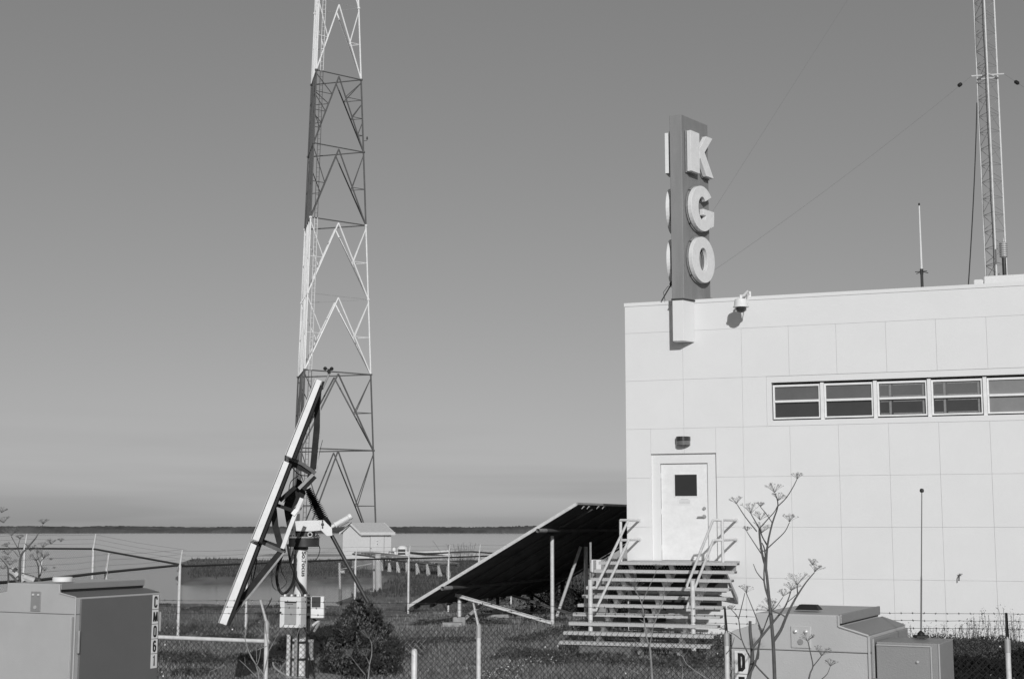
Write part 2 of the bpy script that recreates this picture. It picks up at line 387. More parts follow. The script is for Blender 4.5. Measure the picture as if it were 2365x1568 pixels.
# window strip
c5=cr(2330,1080,2.956)
mull=[W2(*c5(x,420))[0] for x in (540,1020,1510,2015)]; pitch=mull[3]-mull[2]
left=W2(*c5(85,420))[0]; edges=[left]+mull+[mull[-1]+pitch*(k+1) for k in range(3)]
ztp=W2(*c5(118,262))[1]; zbt=W2(*c5(112,592))[1]; zc=(ztp+zbt)/2
wallbox(sW0+.003,left,wz0+.004,wz1-.004,-.32,-.004,'window_surround','stucco')
wallbox(left,LEN,ztp,wz1-.004,-.32,-.004,'window_head','stucco')
wallbox(left,LEN,wz0+.004,zbt-.03,-.32,-.004,'window_sill','stucco')
for i,(a,b) in enumerate(zip(edges,edges[1:])):
    if i: wallbox(a-.035,a+.035,zbt-.03,ztp-.03,-.2,-.03,'mullion','white_paint')
    a0=a+(.02 if i==0 else .04); b0=b-.04
    wr=MB(); q=-.07
    t_=.035
    for s0,s1,z0,z1,qq in ((a0,a0+t_,zbt,ztp-.05,q),(b0-t_,b0,zbt,ztp-.05,q),(a0+t_,b0-t_,ztp-.09,ztp-.05,q),(a0+t_,b0-t_,zbt,zbt+.03,q)):
        wr.box(WP((s0+s1)/2,qq-.02,(z0+z1)/2),(s1-s0,.05,z1-z0),WA)
    win=wr.build('window','white_paint',bld)
    zm=(zbt+ztp)/2-.015
    MB().box(WP((a0+b0)/2,q-.01,zm),(b0-a0-2*t_,.06,.045),WA).build('meeting_rail','white_paint',win)
    sh=MB(); zb2=zbt+.03; zt2=ztp-.09
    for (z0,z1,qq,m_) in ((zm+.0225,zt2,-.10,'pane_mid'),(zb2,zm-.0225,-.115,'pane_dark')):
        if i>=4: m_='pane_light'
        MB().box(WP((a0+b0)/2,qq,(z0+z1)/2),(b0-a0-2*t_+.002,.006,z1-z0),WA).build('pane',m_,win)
        if i in (2,3):   # the old frame seen close behind the glass
            s_0=a0+t_; s_1=b0-t_; ww=s_1-s_0; qf=qq+.0045
            for u0,u1,w0,w1 in ((.02,.2,.86,.93),(.02,.2,.05,.12),(.21,.26,.03,.97),(.3,.92,.86,.93),(.3,.92,.05,.12),(.93,.97,.03,.97)):
                sh.box(WP(s_0+ww*(u0+u1)/2,qf,z0+(z1-z0)*(w0+w1)/2),(ww*(u1-u0),.003,(z1-z0)*(w1-w0)),WA)
    if sh.v: sh.build('storm_bars','bar_inside',win)
# small tap high on the wall foot
c7=cr(2600,1400,2.323); f0=W2(*c7(775,828)); 
tp=thing('wall_tap','small dark tap sticking out of the white wall right of the fence','tap',WP(f0[0],0,f0[1]-.1))
mb=MB(); mb.path([WP(f0[0],0,f0[1]),WP(f0[0],.06,f0[1]),WP(f0[0]-.01,.09,f0[1]-.03),WP(f0[0]-.015,.09,f0[1]-.11)],.012,6); mb.build('spout','dark_metal',tp)
MB().box(WP(f0[0]+.02,.06,f0[1]+.02),(.07,.02,.012),WA).build('tap_handle','dark_metal',tp)
# roof kerbs, aerials
def roofbox(x0,y0,x1,y1,q,name,label,cat,dep):
    a=PP(x0,y1,WP(0,q,0),WN); b=PP(x1,y1,WP(0,q,0),WN); zt=PP(x0,y0,WP(0,q,0),WN).z
    s0=(a-C0).dot(WD); s1=(b-C0).dot(WD); zb=ZT-.3
    m=MB(); m.cbox(WP((s0+s1)/2,q-dep/2,(zt+zb)/2),(s1-s0,dep,zt-zb),WA,b=.02)
    m.build(name,'stucco',bld)
    return s0,s1,zt
kb=roofbox(2272,638,2460,655,-1.0,'roof_kerb','','',5)
roofbox(2248,646,2271,660,-1.0,'roof_kerb','','',1)
# whip aerial on the roof
def at_wall(x,y,q): return PP(x,y,WP(0,q,0),WN)
a=at_wall(2130,664,-.25); a.z=ZT-.3; tpz=at_wall(2123,473,-.25).z; mz=at_wall(2130,627,-.25).z
ra=thing('whip_aerial','thin white whip aerial on a dark stub mast standing on the roof edge','aerial',a)
mb=MB(); mb.tube(a,Vector((a.x,a.y,mz+.03)),.032,.028,8); mb.build('stub_mast','dark_metal',ra)
mb=MB(); mb.tube(Vector((a.x,a.y,mz)),Vector((a.x,a.y,tpz)),.021,.013,6); mb.build('whip','white_paint',ra)
mb=MB()
for k in range(4):
    t=k*math.pi/2+.4; mb.tube(Vector((a.x,a.y,mz)),Vector((a.x+.16*math.cos(t),a.y+.16*math.sin(t),mz-.02)),.008,n=5)
mb.tube(Vector((a.x,a.y,mz-.06)),Vector((a.x,a.y,mz+.05)),.035,n=8); mb.build('ground_plane_rods','dark_metal',ra)
MB().tube(Vector((a.x,a.y,tpz-.02)),Vector((a.x,a.y,tpz+.03)),.018,n=6).build('tip','dark_metal',ra)
# lattice mast
mbase=at_wall(2302,655,-5.5); bx,by=mbase.x,mbase.y
side=.46
mast=thing('lattice_mast','slim grey three-legged lattice mast rising from the right end of the roof','mast',Vector((bx,by,ZT-.3)))
ang0=R(-108)
legs=[Vector((bx+side/1.732*math.cos(ang0+k*2*math.pi/3),by+side/1.732*math.sin(ang0+k*2*math.pi/3),0)) for k in range(3)]
ztop=at_wall(2260,-420,-5.5).z
zb=ZT-.3
for L in legs: MB().tube(L+UP*zb,L+UP*ztop,.021,n=8).build('leg','mast_zinc',mast,smooth=True)
nb=int((ztop-zb)/.40)
for k in range(nb):
    z0=zb+.1+k*.40
    m=MB()
    for q in range(3):
        A,B=legs[q],legs[(q+1)%3]
        m.tube(A+UP*(z0+.34),B+UP*(z0+.34),.0065,n=4,cap=False)
        m.tube(A+UP*(z0 if k%2 else z0+.34),B+UP*(z0+.34 if k%2 else z0),.0065,n=4,cap=False)
    m.build('lattice_bay','galv_dull',mast)
# feeder cable clipped along one leg
m=MB(); A=legs[0]+Vector((-.045,.0,0)); m.path([A+UP*z+Vector((.008*math.sin(z*3),0,0)) for z in np.arange(zb,ztop,.8)],.014,5); m.build('feeder_cable','black_rubber',mast)
# spreader bracket with insulators
zbr=at_wall(2283,178,-5.5).z
m=MB()
cx,cy=bx,by
arms=[Vector((cx-.40,cy-.05,zbr)),Vector((cx+.36,cy-.1,zbr+.04))]
for q in range(3): m.tube(legs[q]+UP*zbr,legs[(q+1)%3]+UP*zbr,.02,n=6)
m.tube(arms[0],arms[1],.02,n=6); m.build('spreader_bracket','galv',mast)
# aerial wires from the mast to the sign with their insulators
def wire(p,q,sag,r,name,label,m,n=14):
    pts=[p.lerp(q,t)-UP*(sag*4*t*(1-t)) for t in np.linspace(0,1,n)]
    o=MB().path(pts,r,5).build(name,m,smooth=True); tag(o,label,'wire'); return o
# ================================================================ roof sign
p0=PP(1552,690,WP(0,.36,0),WN); p1=PP(1580,690,WP(0,.36,0),WN)
sA=(p0-C0).dot(WD); sB=(p1-C0).dot(WD); QN=.36
zst=PP(1549,267,WP(0,QN,0),WN).z
sign=thing('roof_sign','tall narrow dark sign pylon on the roof corner with pale block letters down its side','sign',WP((sA+sB)/2,0,ZT-.9))
RD=Vector((.63,.777,0)).normalized(); RN=Vector((RD.y,-RD.x,0))    # right face direction and outward normal
a=WP(sA,QN,0); b=WP(sB,QN,0); back=1.06
b2=b+RD*back; ld=-WN; a2=a+ld*((b2-a).dot(ld))
zb_=ZT+.0
mb=MB(); mb.prism([p+UP*(ZT-.02) for p in (a,b,b2,a2)],UP*(zst-ZT+.02)); 
body=mb.build('sign_body','sign_face',sign,bevel=.008)
mb=MB(); cpt=[p+UP*(ZT-.02) for p in (b+RD*.35-RN*.002,b+RD*.35+RN*.025,b2+RN*.025+RD*.04,b2+RD*.04-RN*.03)]
mb.prism(cpt,UP*.14); mb.build('base_flange','sign_face',sign)
# pale bracket below the roof line
zbb=PP(1560,787.5,WP(0,QN-.02,0),WN).z
qa=W2(1553.5,740,QN-.02)[0]; qb=W2(1578,740,QN-.02)[0]
pr=[WP(qa,QN-.02,zbb),WP(qb,QN-.02,zbb),WP(qb+.16,0.012,zbb),WP(qa,0.012,zbb)]
MB().prism(pr,UP*(ZT-.03-zbb)).build('wall_bracket','stucco',sign,bevel=.006)
MB().prism([p+UP*.001 for p in (WP(qa-.02,QN,ZT-.045),WP(qb+.01,QN,ZT-.045),WP(qb+.19,.02,ZT-.045),WP(qa-.02,.02,ZT-.045))],UP*.03).build('bracket_cap','dark_metal',sign)
# letters in the plane of the right face: u along RD, v up
def outline_K():
    st=[(0,0),(.36,0),(.36,1),(0,1)]
    arm=[(.36,.42),(.74,1),(1.02,.97),(.62,.52),(1.05,.03),(.74,0),(.40,.52-.05),(.36,.50)]
    return st,arm
def ell(cx,cy,rx,ry,a0,a1,n): return [(cx+rx*math.cos(t),cy+ry*math.sin(t)) for t in np.linspace(a0,a1,n)]
def letters(face_o,ud,nd,mirror=False,par=sign):
    def Q(u,v,off): return face_o+ud*u+UP*v+nd*off
    H=.98; Wd=.88
    tops=[]
    for key,(ytop,ybot) in zip('KGO',LZ):
        h=ytop-ybot
        def T(p,off,grow=0):
            u=p[0]; v=p[1]
            if grow: u=.5+(u-.5)*(1+grow); v=.5+(v-.5)*(1+grow)
            if mirror: u=1-u
            return Q(LU+u*Wd,ybot+v*h,off)
        nm={'K':'letter_k','G':'letter_g','O':'letter_o'}[key]
        for lay,(o0,ext,gr,mt) in enumerate(((.022,.012,.045,'galv_dull'),(.055,(.08 if nd.x<-.5 else .095),0,'white_paint'))):
            m=MB()
            if key=='K':
                st=[(0,0),(.40,0),(.40,1),(0,1)]
                up=[(.40,.36),(.40,.62),(.72,1.0),(1.0,1.0),(1.0,.99),(.62,.56)]
                dn=[(.43,.50),(.62,.60),(1.04,.0),(.70,.0),(.42,.42)]
                m.prism([T(p,o0,gr) for p in st],nd*ext); m.prism([T(p,o0+.001,gr) for p in up],nd*ext); m.prism([T(p,o0+.0005,gr) for p in dn],nd*(ext-.001))
            elif key=='O':
                m.ring([T(p,o0,gr) for p in ell(.5,.5,.52,.52,0,2*math.pi,41)[:-1]],[T(p,o0,-gr if gr else 0) for p in ell(.5,.5,.19,.27,0,2*math.pi,41)[:-1]],nd*ext)
            else:
                A0,A1=R(38),R(352)
                m.ring([T(p,o0,gr) for p in ell(.5,.5,.52,.52,A0,A1,34)],[T(p,o0) for p in ell(.5,.5,.19,.27,A0+.1,A1-.0,34)],nd*ext,closed=False)
                m.prism([T(p,o0,gr) for p in [(.52,.50),(1.03,.50),(1.03,.36),(.52,.36)]],nd*(ext-.001))
                m.prism([T(p,o0,gr) for p in [(.72,.37),(1.03,.37),(1.01,.16),(.86,.10),(.72,.22)]],nd*(ext-.002))
            if lay==0: rim=m.build(nm,mt,par,label='pale block letter '+key+(' on the hidden left side' if mirror else ' on the right side'))
            else: m.build('letter_face',mt,rim,bevel=.006)
        m=MB()
        for u,v in ((.12,.12),(.12,.88),(.9,.9),(.9,.1)): m.tube(T((u,v),0),T((u,v),.06),.012,n=5)
        m.build('standoff','dark_metal',rim)
LU=.12
def zface(x,y,o,n): return PP(x,y,o,n).z
cK=cr(2020,340,2.8)
fo=b+RN*.2
LZ=[]
for yt,yb in ((160,505),(612,985),(1050,1430)):
    xx,yy=cK(275,yt); xx2,yy2=cK(275,yb)
    LZ.append((PP(xx,yy,fo,RN).z,PP(xx2,yy2,fo,RN).z))
letters(b,RD,RN)
letters(a,ld,-WD,mirror=False)
# guy wire stub at the left foot of the sign, with its insulator
g0=WP(sA-.02,.1,ZT+.42); g1=WP(sA-.30,.05,ZT+.0)
gy=thing('guy_anchor','short stay rod with a black insulator at the left foot of the roof sign','stay rod',g1)
MB().tube(g1,g0.lerp(g1,.25),.013,n=6).build('rod','dark_metal',gy)
mb=MB(); q0=g0.lerp(g1,.28); q1=g0.lerp(g1,.02)
mb.path([q0,q0.lerp(q1,.3),q0.lerp(q1,.7),q1],[.015,.045,.045,.015],8); mb.build('insulator','black_rubber',gy,smooth=True)
mb=MB(); mb.path([WP(sA-.22,.05,ZT-.0),WP(sA-.25,.08,ZT+.18),WP(sA-.14,.1,ZT+.30),WP(sA-.03,.1,ZT+.26),WP(sA,.1,ZT+.2)],.006,5); mb.build('loop_wire','black_rubber',gy)
# dome camera on a gooseneck
dc=thing('dome_camera','white dome security camera hanging off the parapet right of the roof sign','camera',WP(*W2(1712,700)[:1],0,ZT-.3))
qd=.50; dp=PP(1711,701,WP(0,qd,0),WN); sd=(dp-C0).dot(WD)
mb=MB(); mb.path([WP(sd+.06,-.1,ZT+.02),WP(sd+.06,.05,ZT+.10),WP(sd+.03,qd-.1,dp.z+.17),WP(sd,qd,dp.z+.16),WP(sd,qd,dp.z+.05)],.028,8); mb.tube(WP(sd+.06,-.1,ZT-.0),WP(sd+.06,-.1,ZT+.12),.05,n=8)
mb.build('mounting_arm','white_paint',dc,smooth=True)
def lathe(mb,c,prof,n=20):
    k=len(mb.v)
    for r_,z in prof:
        for j in range(n):
            t=2*math.pi*j/n; mb.v.append((c.x+r_*math.cos(t),c.y+r_*math.sin(t),c.z+z))
    for i in range(len(prof)-1):
        for j in range(n):
            j2=(j+1)%n; mb.f.append((k+i*n+j,k+i*n+j2,k+i*n+n+j2,k+i*n+n+j))
    return mb
lathe(MB(),dp,[(.001,.10),(.07,.10),(.12,.085),(.135,.05),(.14,-.04),(.16,-.065),(.16,-.08),(.11,-.085)]).build('housing','white_paint',dc,smooth=True)
lathe(MB(),dp,[(.115,-.082),(.112,-.12),(.09,-.16),(.05,-.185),(.001,-.195)]).build('dome_glass',mat('dome_lens',.05,.1),dc,smooth=True)
MB().path([WP(sd+.06,.02,ZT+.08),WP(sd+.10,.25,dp.z+.1),WP(sd+.07,.3,dp.z-.12)],.008,5).build('cable','white_paint',dc)
# wires
iA=arms[0]; w1e=PP(1644,628,b2,RN)
i1=at_wall(2235,202,-4.6); 
q=iA.lerp(w1e,.06)
wire(iA+UP*0,w1e,.1,.0028,'aerial_wire','thin aerial wire running from the mast bracket down to the foot of the sign letters','wire_grey')
top=P(1862,150,32.5); w2e=PP(1644,492,b2,RN); dirn=(top-w2e); 
wire(w2e+dirn*1.9,w2e,.0,.0024,'aerial_wire','steep thin aerial wire rising out of the picture from the middle of the sign','wire_grey')
for nm,p_,q_,lb in (('insulator',iA,w1e,'small dark insulator on the wire left of the lattice mast'),):
    d=(q_-p_).normalized(); c=p_+d*.42
    tag(MB().path([c-d*.07,c-d*.04,c+d*.04,c+d*.07],[.012,.045,.045,.012],8).build(nm,'black_rubber',smooth=True),lb,'insulator')
e2=arms[1]+Vector((1.2,.3,-.62)); far=arms[1]+Vector((6,1.5,-3.4))
wire(arms[1],far,.0,.0028,'aerial_wire','thin aerial wire running from the mast bracket off to the right','wire_grey')
d=(far-arms[1]).normalized(); c=arms[1]+d*.38
tag(MB().path([c-d*.07,c-d*.04,c+d*.04,c+d*.07],[.012,.045,.045,.012],8).build('insulator','black_rubber',smooth=True),'small dark insulator on the wire right of the lattice mast','insulator')
cb=at_wall(2231,654,-1.5); cb.z=ZT-.2; ct=legs[2]+UP*(zbr-.6); ct=Vector((bx-side*.6,by,at_wall(2263,240,-5.5).z)); cm=at_wall(2252,440,-4)
pts=[(1-t)**2*ct+2*t*(1-t)*(cm*1.0)+t*t*cb for t in np.linspace(0,1,16)]
tag(MB().path(pts,.012,6).build('hanging_cable','dark_metal',smooth=True),'thick dark cable hanging from the lattice mast down to the roof','cable')
# ribbed insulator on a post at the mast foot
ip=at_wall(2321,652,-5.0); iz0=at_wall(2320,594,-5.0).z; iz1=at_wall(2320,560,-5.0).z
ri=thing('post_insulator','pale ribbed insulator on a dark post at the foot of the mast','insulator',Vector((ip.x,ip.y,ZT-.3)))
MB().tube(Vector((ip.x,ip.y,ZT-.3)),Vector((ip.x,ip.y,iz0)),.045,n=10).build('post','dark_metal',ri,smooth=True)
pf=[(.03,-.03)]; hh=iz1-iz0
for k in range(7): pf+=[(.075,hh*k/7),(.095,hh*(k+.3)/7),(.095,hh*(k+.6)/7),(.075,hh*(k+.8)/7)]
pf+=[(.06,hh),(.02,hh+.02),(.015,hh+.1),(.001,hh+.1)]
lathe(MB(),Vector((ip.x,ip.y,iz0)),pf,14).build('ribbed_body','wirelight',ri)
# ================================================================ steel stairs
sRl,sRr=W2(1472,1201)[0],W2(1698.5,1202)[0]; zR=(W2(1472,1201)[1]+W2(1698.5,1202)[1])/2
T0=sRl-.36; T1=sRr+.34
NT=10; RUN=.285; zg=gz(2.6,26.5)
# bottom tread height
z10=PP(1320,1479.5,WP(0,QL+.02+RUN*(NT-1),0),WN).z
RISE=(zL-z10)/(NT-1)
st=thing('steel_stairs','open galvanised steel stair with ten treads and pipe handrails up to the door','stairs',WP((T0+T1)/2,QL+1.4,0))
for k in range(NT):
    q0=QL+RUN*k; z=zL-RISE*k
    mb=MB(); hh=.055; dd=.27
    s0=T0+random.uniform(-.008,.008); s1=T1+random.uniform(-.008,.008)
    mb.box(WP((s0+s1)/2,q0+dd/2-.14,z-.006),(s1-s0,dd,.012),WA)
    mb.box(WP((s0+s1)/2,q0+dd-.14,z-hh/2),(s1-s0,.012,hh),WA)
    mb.box(WP((s0+s1)/2,q0-.14,z-hh/2),(s1-s0,.012,hh-.012),WA)
    t=mb.build('tread','tread_steel',st)
    m2=MB()
    for s in (s0+.006,s1-.006): m2.box(WP(s,q0+dd/2-.14,z-.03),(.01,dd-.02,.036),WA)
    m2.build('end_plate','dark_metal',t)
    # serrated nosing
    m3=MB(); n=int((s1-s0)/.045)
    for i in range(n): m3.box(WP(s0+.03+i*.045,q0+dd-.14,z+.004),(.02,.02,.012),WA)
    m3.build('serrated_edge','tread_steel',t,kind='stuff')
mb=MB(); mb.box(WP((sRl+sRr)/2,(QL-.15)/2+.01,zL-.02),(sRr-sRl+.16,QL-.20,.03),WA)
land=mb.build('landing','tread_steel',st)
mb=MB(); mb.box(WP((sRl+sRr)/2,.05,zL-.13),(sRr-sRl,.04,.18),WA); mb.build('ledger','galv_dull',land)
# perforated fascia below the landing
mb=MB(); zz0=zL-.30; 
for r_ in range(5):
    for i in range(int((T1-T0-.6)/.05)):
        pass
mb.box(WP((sRl+sRr)/2,QL-.2,zL-.15),(sRr-sRl+.1,.006,.20),WA); mb.build('fascia','frame_steel',land)
mb=MB()
for r_ in range(4):
    for i in range(int((sRr-sRl)/.06)): mb.box(WP(sRl+.02+i*.06+(r_%2)*.03,QL-.195,zL-.075-r_*.045),(.026,.004,.014),WA)
mb.build('mesh_pattern','galv_dull',land,kind='stuff')
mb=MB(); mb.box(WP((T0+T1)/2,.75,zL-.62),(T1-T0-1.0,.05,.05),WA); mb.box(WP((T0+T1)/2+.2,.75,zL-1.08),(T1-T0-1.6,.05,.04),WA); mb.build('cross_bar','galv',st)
wd_=sRr-sRl  # added dark boards stand in for the stairs' shade under the landing
mb=MB(); mb.box(WP(sRl+wd_*.46,.10,zL-.42),(wd_*.92,.03,.34),WA); mb.build('stair_shade_board','stair_shade',st)
mb=MB(); mb.box(WP(sRl+wd_*.50,.13,zL-.83),(wd_*.72,.03,.26),WA); mb.build('stair_shade_board','stair_shade',st)
mb=MB(); mb.box(WP(sRl+wd_*.12,.16,zL-1.03),(wd_*.36,.03,.66),WA); mb.build('stair_shade_board','stair_shade',st)
# stringers with stepped brackets under the treads
for s in (T0+.62,(T0+T1)/2+.05,T1-.62):
    m=MB(); 
    lo=WP(s,QL-.1+RUN*(NT-1)+.1,z10-.28); 
    pr=[WP(s,QL-.15,zL-.06),WP(s,QL+.02+RUN*(NT-1),z10-.06),WP(s,QL+.02+RUN*(NT-1),z10-.20),WP(s,QL-.15,zL-.26)]
    m.prism(pr,WD*.05); sg=m.build('stringer','galv_dull',st)
    for k in range(NT):
        q0=QL+RUN*k; z=zL-RISE*k
        MB().prism([WP(s-.02,q0-.14,z-.056),WP(s-.02,q0+.12,z-.056),WP(s-.02,q0-.10,z-.25),WP(s-.02,q0-.14,z-.25)],WD*.09).build('step_bracket','galv_dull',sg)
for s in (sRl-.02,sRr-.02):
    MB().prism([WP(s,QL-.12,zL-.05),WP(s,QL-.02,zL-.05),WP(s,.02,zL-.86),WP(s,.02,zL-.74)],WD*.05).build('knee_brace','galv_dull',st)
# concrete pad, its shade put into a darker concrete colour
mb=MB(); qp=QL+RUN*(NT-1)+.05; mb.box(WP(T0+.88,qp-.1,z10-.20),(.95,.5,.26),WA); mb.build('concrete_pad',mat('shaded_concrete',.16,.9,amt=.25,scale=9,bump=.4),st)
# posts and rails
def PR(x,y,q): p=PP(x,y,WP(0,q,0),WN); return ((p-C0).dot(WD),p.z)
qB=QL+RUN*7.2; pr_=.03
for sgn,sR,xb,yb1,yb2,xpost,yt in ((1,sRl,1377.5,1357,1408.5,1363.5,1338),(-1,sRr,1586,1357.5,1408.5,1600.3,1341)):
    zr=zR; zm=PR(1433 if sgn>0 else 1668,1247,QL-.1)[1]; qp=QL-.1
    sP=(PR(1433.7,1250,qp)[0] if sgn>0 else PR(1668.6,1250,qp)[0])
    MB().tube(WP(sP,qp,zL-.03),WP(sP,qp,zr),pr_,n=10).build('newel_post','galv',st,smooth=True)
    for zz in (zr,zm):
        MB().path([WP(sP,.0,zz),WP(sP,qp,zz)],.024,8).build('landing_rail','galv',st,smooth=True)
        MB().tube(WP(sP,.0,zz),WP(sP,.012,zz),.05,n=10).build('wall_flange','galv',st)
    sI=sP+sgn*.17; sbp=PR(xpost,1400,qB)[0]; zt=PR(xpost,yt,qB)[1]
    MB().tube(WP(sbp,qB,float(zg)-.1),WP(sbp,qB,zt),.042,n=12).build('foot_post','galv',st,smooth=True)
    for zz,yb in ((zr,yb1),(zm,yb2)):
        e_=PR(xb,yb,qB)
        MB().path([WP(sP,qp+.02,zz),WP(sI,qp+.05,zz),WP(sI,qp+.09,zz-.03),WP(e_[0],qB-.02,e_[1]+.04),WP(e_[0],qB,e_[1]),WP(sbp,qB,e_[1])],.026,8).build('handrail','galv',st,smooth=True)
# ---------------------------------------------------------------- electrical cabinet left of the stairs
cA=cr(1720,1560,6.817)
e0=thing('meter_cabinet','pale electrical meter cabinet with conduits, left of the stairs at the building corner','electrical cabinet',WP(-.35,.9,float(gz(2,29))))
qE=1.0
def ebox(x0,y0,x1,y1,q,dep,name,m,par,b=.01):
    a=PP(*cA(x0,y0),WP(0,q,0),WN); c=PP(*cA(x1,y1),WP(0,q,0),WN)
    s0=(a-C0).dot(WD); s1=(c-C0).dot(WD)
    return MB().cbox(WP((s0+s1)/2,q-dep/2,(a.z+c.z)/2),(s1-s0,dep,a.z-c.z),WA,b=b).build(name,m,par)
ebox(690,1020,860,1640,qE,.22,'main_box','galv_dull',e0)
ebox(695,1026,800,1630,qE+.012,.02,'box_door','white_paint',e0,b=.004)
ebox(590,1022,690,1290,qE+.02,.2,'meter_box','white_paint',e0)
ebox(636,1030,690,1280,qE+.03,.012,'meter_face','galv_dull',e0,b=.003)
ebox(560,1080,592,1275,qE+.02,.08,'junction_box','wirelight',e0)
for x0,y0,y1,r_ in ((578,660,1080,.022),(630,1290,1620,.03),(575,1290,1700,.022)):
    a=PP(*cA(x0,y0),WP(0,qE-.05,0),WN); c=PP(*cA(x0,y1),WP(0,qE-.05,0),WN)
    MB().tube(Vector((a.x,a.y,c.z)),a,r_,n=8).build('conduit','galv_dull',e0,smooth=True)
ins=MB()
a=PP(*cA(770,1640),WP(0,qE-.1,0),WN)
MB().box(Vector((a.x,a.y,(a.z+float(gz(a.x,a.y)))/2)),(.3,.16,a.z-float(gz(a.x,a.y))+.1),WA).build('stand','galv_dull',e0)
# ================================================================ tall three-legged radio tower
DT=107.0
zH=P(834,185,DT).z
Rr=P(834,185,DT); Aa=PZ(730.8,162,zH); Bb=PZ(719.6,196.7,zH)
Cc=(Rr+Aa+Bb)/3; Cc.z=0
off=[Vector((p.x-Cc.x,p.y-Cc.y,0)) for p in (Aa,Rr,Bb)]
zLo=P(857.5,865,DT+1).z
def tp_(k,z):
    s=1+(zH-z)/(zH-zLo)*.43
    return Cc+off[k]*s+UP*z
def zlev(y):
    lo,hi=-5,120
    for _ in range(50):
        m=(lo+hi)/2
        if proj(tp_(1,m))[1]>y: lo=m
        else: hi=m
    return lo
lv=[zlev(y) for y in (1217,1040.4,865.2,692,521,352,185,20,-142)]
lv[0]=-.15
tow=thing('radio_tower','very tall three-legged lattice radio tower in alternating white and dark bands, behind the shed','radio tower',Vector((Cc.x,Cc.y,-.2)))
cols=['tower_dark','tower_dark','tower_white','tower_white','tower_dark','tower_dark','tower_white','tower_white']
for i in range(8):
    z0,z1=lv[i],lv[i+1]; m_=cols[i]
    for k in range(3):
        MB().tube(tp_(k,z0),tp_(k,z1),.062,n=8).build('leg',m_,tow,smooth=True)
        MB().tube(tp_(k,z1-.06),tp_(k,z1+.06),.12,n=8).build('flange',m_,tow)
    for a_,b_ in ((0,1),(1,2),(2,0)):
        A1,B1,A0,B0=tp_(a_,z1),tp_(b_,z1),tp_(a_,z0),tp_(b_,z0)
        hm='tower_dark' if m_=='tower_dark' or (i<7 and cols[i+1]=='tower_dark') else 'wirelight'
        r=.048 if hm=='tower_dark' else .018
        MB().tube(A1,B1,r,n=5).build('horizontal',hm,tow)
        ap=(A1+B1)/2-UP*.12
        for T_,Lg0,Lg1,dl in ((A0,a_,z1,0),(B0,b_,z1,0)):
            MB().tube(ap,T_,.06,n=6).build('diagonal',m_,tow,smooth=True)
            fr_=[.5] if i!=5 else [.27,.53,.77]
            prev=tp_(Lg0,z1-.25)
            for t in fr_:
                pt=ap.lerp(T_,t); 
                MB().tube(prev,pt,.038,n=5).build('brace',m_,tow)
                lp=tp_(Lg0,pt.z); MB().tube(pt,lp,.03,n=5).build('strut',m_,tow)
                prev=tp_(Lg0,pt.z-.3)
# ladder and feeder pipes on the left face
for (t,r,nm) in ((.10,.035,'feeder_pipe'),(.30,.045,'feeder_pipe'),(.52,.045,'feeder_pipe'),(.70,.03,'feeder_pipe')):
    for i in range(8):
        a_=tp_(0,lv[i]).lerp(tp_(2,lv[i]),t); b_=tp_(0,lv[i+1]).lerp(tp_(2,lv[i+1]),t)
        MB().tube(a_,b_,r,n=6).build(nm,cols[i],tow)
for i in range(8):
    m=MB()
    def LP(z,k): return tp_(0,z)+Vector((.28+.22*k,.12,0))
    for k in (0,1): m.tube(LP(lv[i],k),LP(lv[i+1],k),.022,n=4)
    z=lv[i]
    while z<lv[i+1]: m.tube(LP(z,0),LP(z,1),.012,n=4); z+=.35
    m.build('ladder',cols[i],tow)
bl=tp_(1,zlev(326)); m=MB(); m.path([bl,bl+Vector((.3,-.1,0)),bl+Vector((.32,-.1,.1))],.02,5); m.tube(bl+Vector((.32,-.1,.1)),bl+Vector((.32,-.1,.3)),.07,.05,8); m.build('obstruction_lamp','dark_metal',tow)
MB().box((Cc.x,Cc.y,-.2),(9,8.5,.9)).build('base_block','concrete',tow)
# ================================================================ shed
sh=thing('utility_shed','small pale wooden shed with a gabled roof at the foot of the radio tower','shed',P(850,1290,99))
sd_=Vector((math.cos(R(50)),math.sin(R(50)),0)); sn=Vector((-sd_.y,sd_.x,0))
kx=PZ(790+57,1291,.03); K=Vector((kx.x,kx.y,0)) ; K=P(833,1255,98.5); K.z=0
LN=2.95; WDg=1.78; HE=1.96; HA=2.52; zb=-.25
mb=MB()
# gable runs to the left and away, long wall to the right and away
g0,g1=K,K+sn*WDg
for (a,b) in ((K,K+sd_*LN),(g1,g1+sd_*LN)):
    mb.prism([a+UP*zb,b+UP*zb,b+UP*HE,a+UP*HE],(sn*.06 if a is K else -sn*.06))
for o_ in (K,K+sd_*(LN-.06)):
    mb.prism([o_+sn*.061+UP*zb,o_+sn*(WDg-.061)+UP*zb,o_+sn*(WDg-.061)+UP*(HE+.02),o_+sn*(WDg/2)+UP*HA,o_+sn*.061+UP*(HE+.02)],sd_*.06)
mb.build('wall','white_trim',sh)
mb=MB(); ov=.17
for sg in (0,1):
    e_=(K-sn*ov if sg==0 else g1+sn*ov)-sd_*ov+UP*(HE-.04*0+.02-ov*.35); rg=K+sn*(WDg/2)-sd_*ov+UP*(HA+.10)
    mb.prism([e_,rg,rg-UP*.07,e_-UP*.07],sd_*(LN+2*ov))
mb.build('roof',mat('shed_roof',.52,.8,amt=.12,scale=8),sh)
mb=MB()
for o_ in (-sd_*(ov+.03),sd_*(LN+ov)):
    for sg in (0,1):
        e_=(K-sn*(ov) if sg==0 else g1+sn*(ov))+o_+UP*(HE+.02-ov*.35); rg=K+sn*(WDg/2)+o_+UP*(HA+.10)
        mb.prism([e_+UP*.01,rg+UP*.01,rg-UP*.14,e_-UP*.14],sd_*.03)
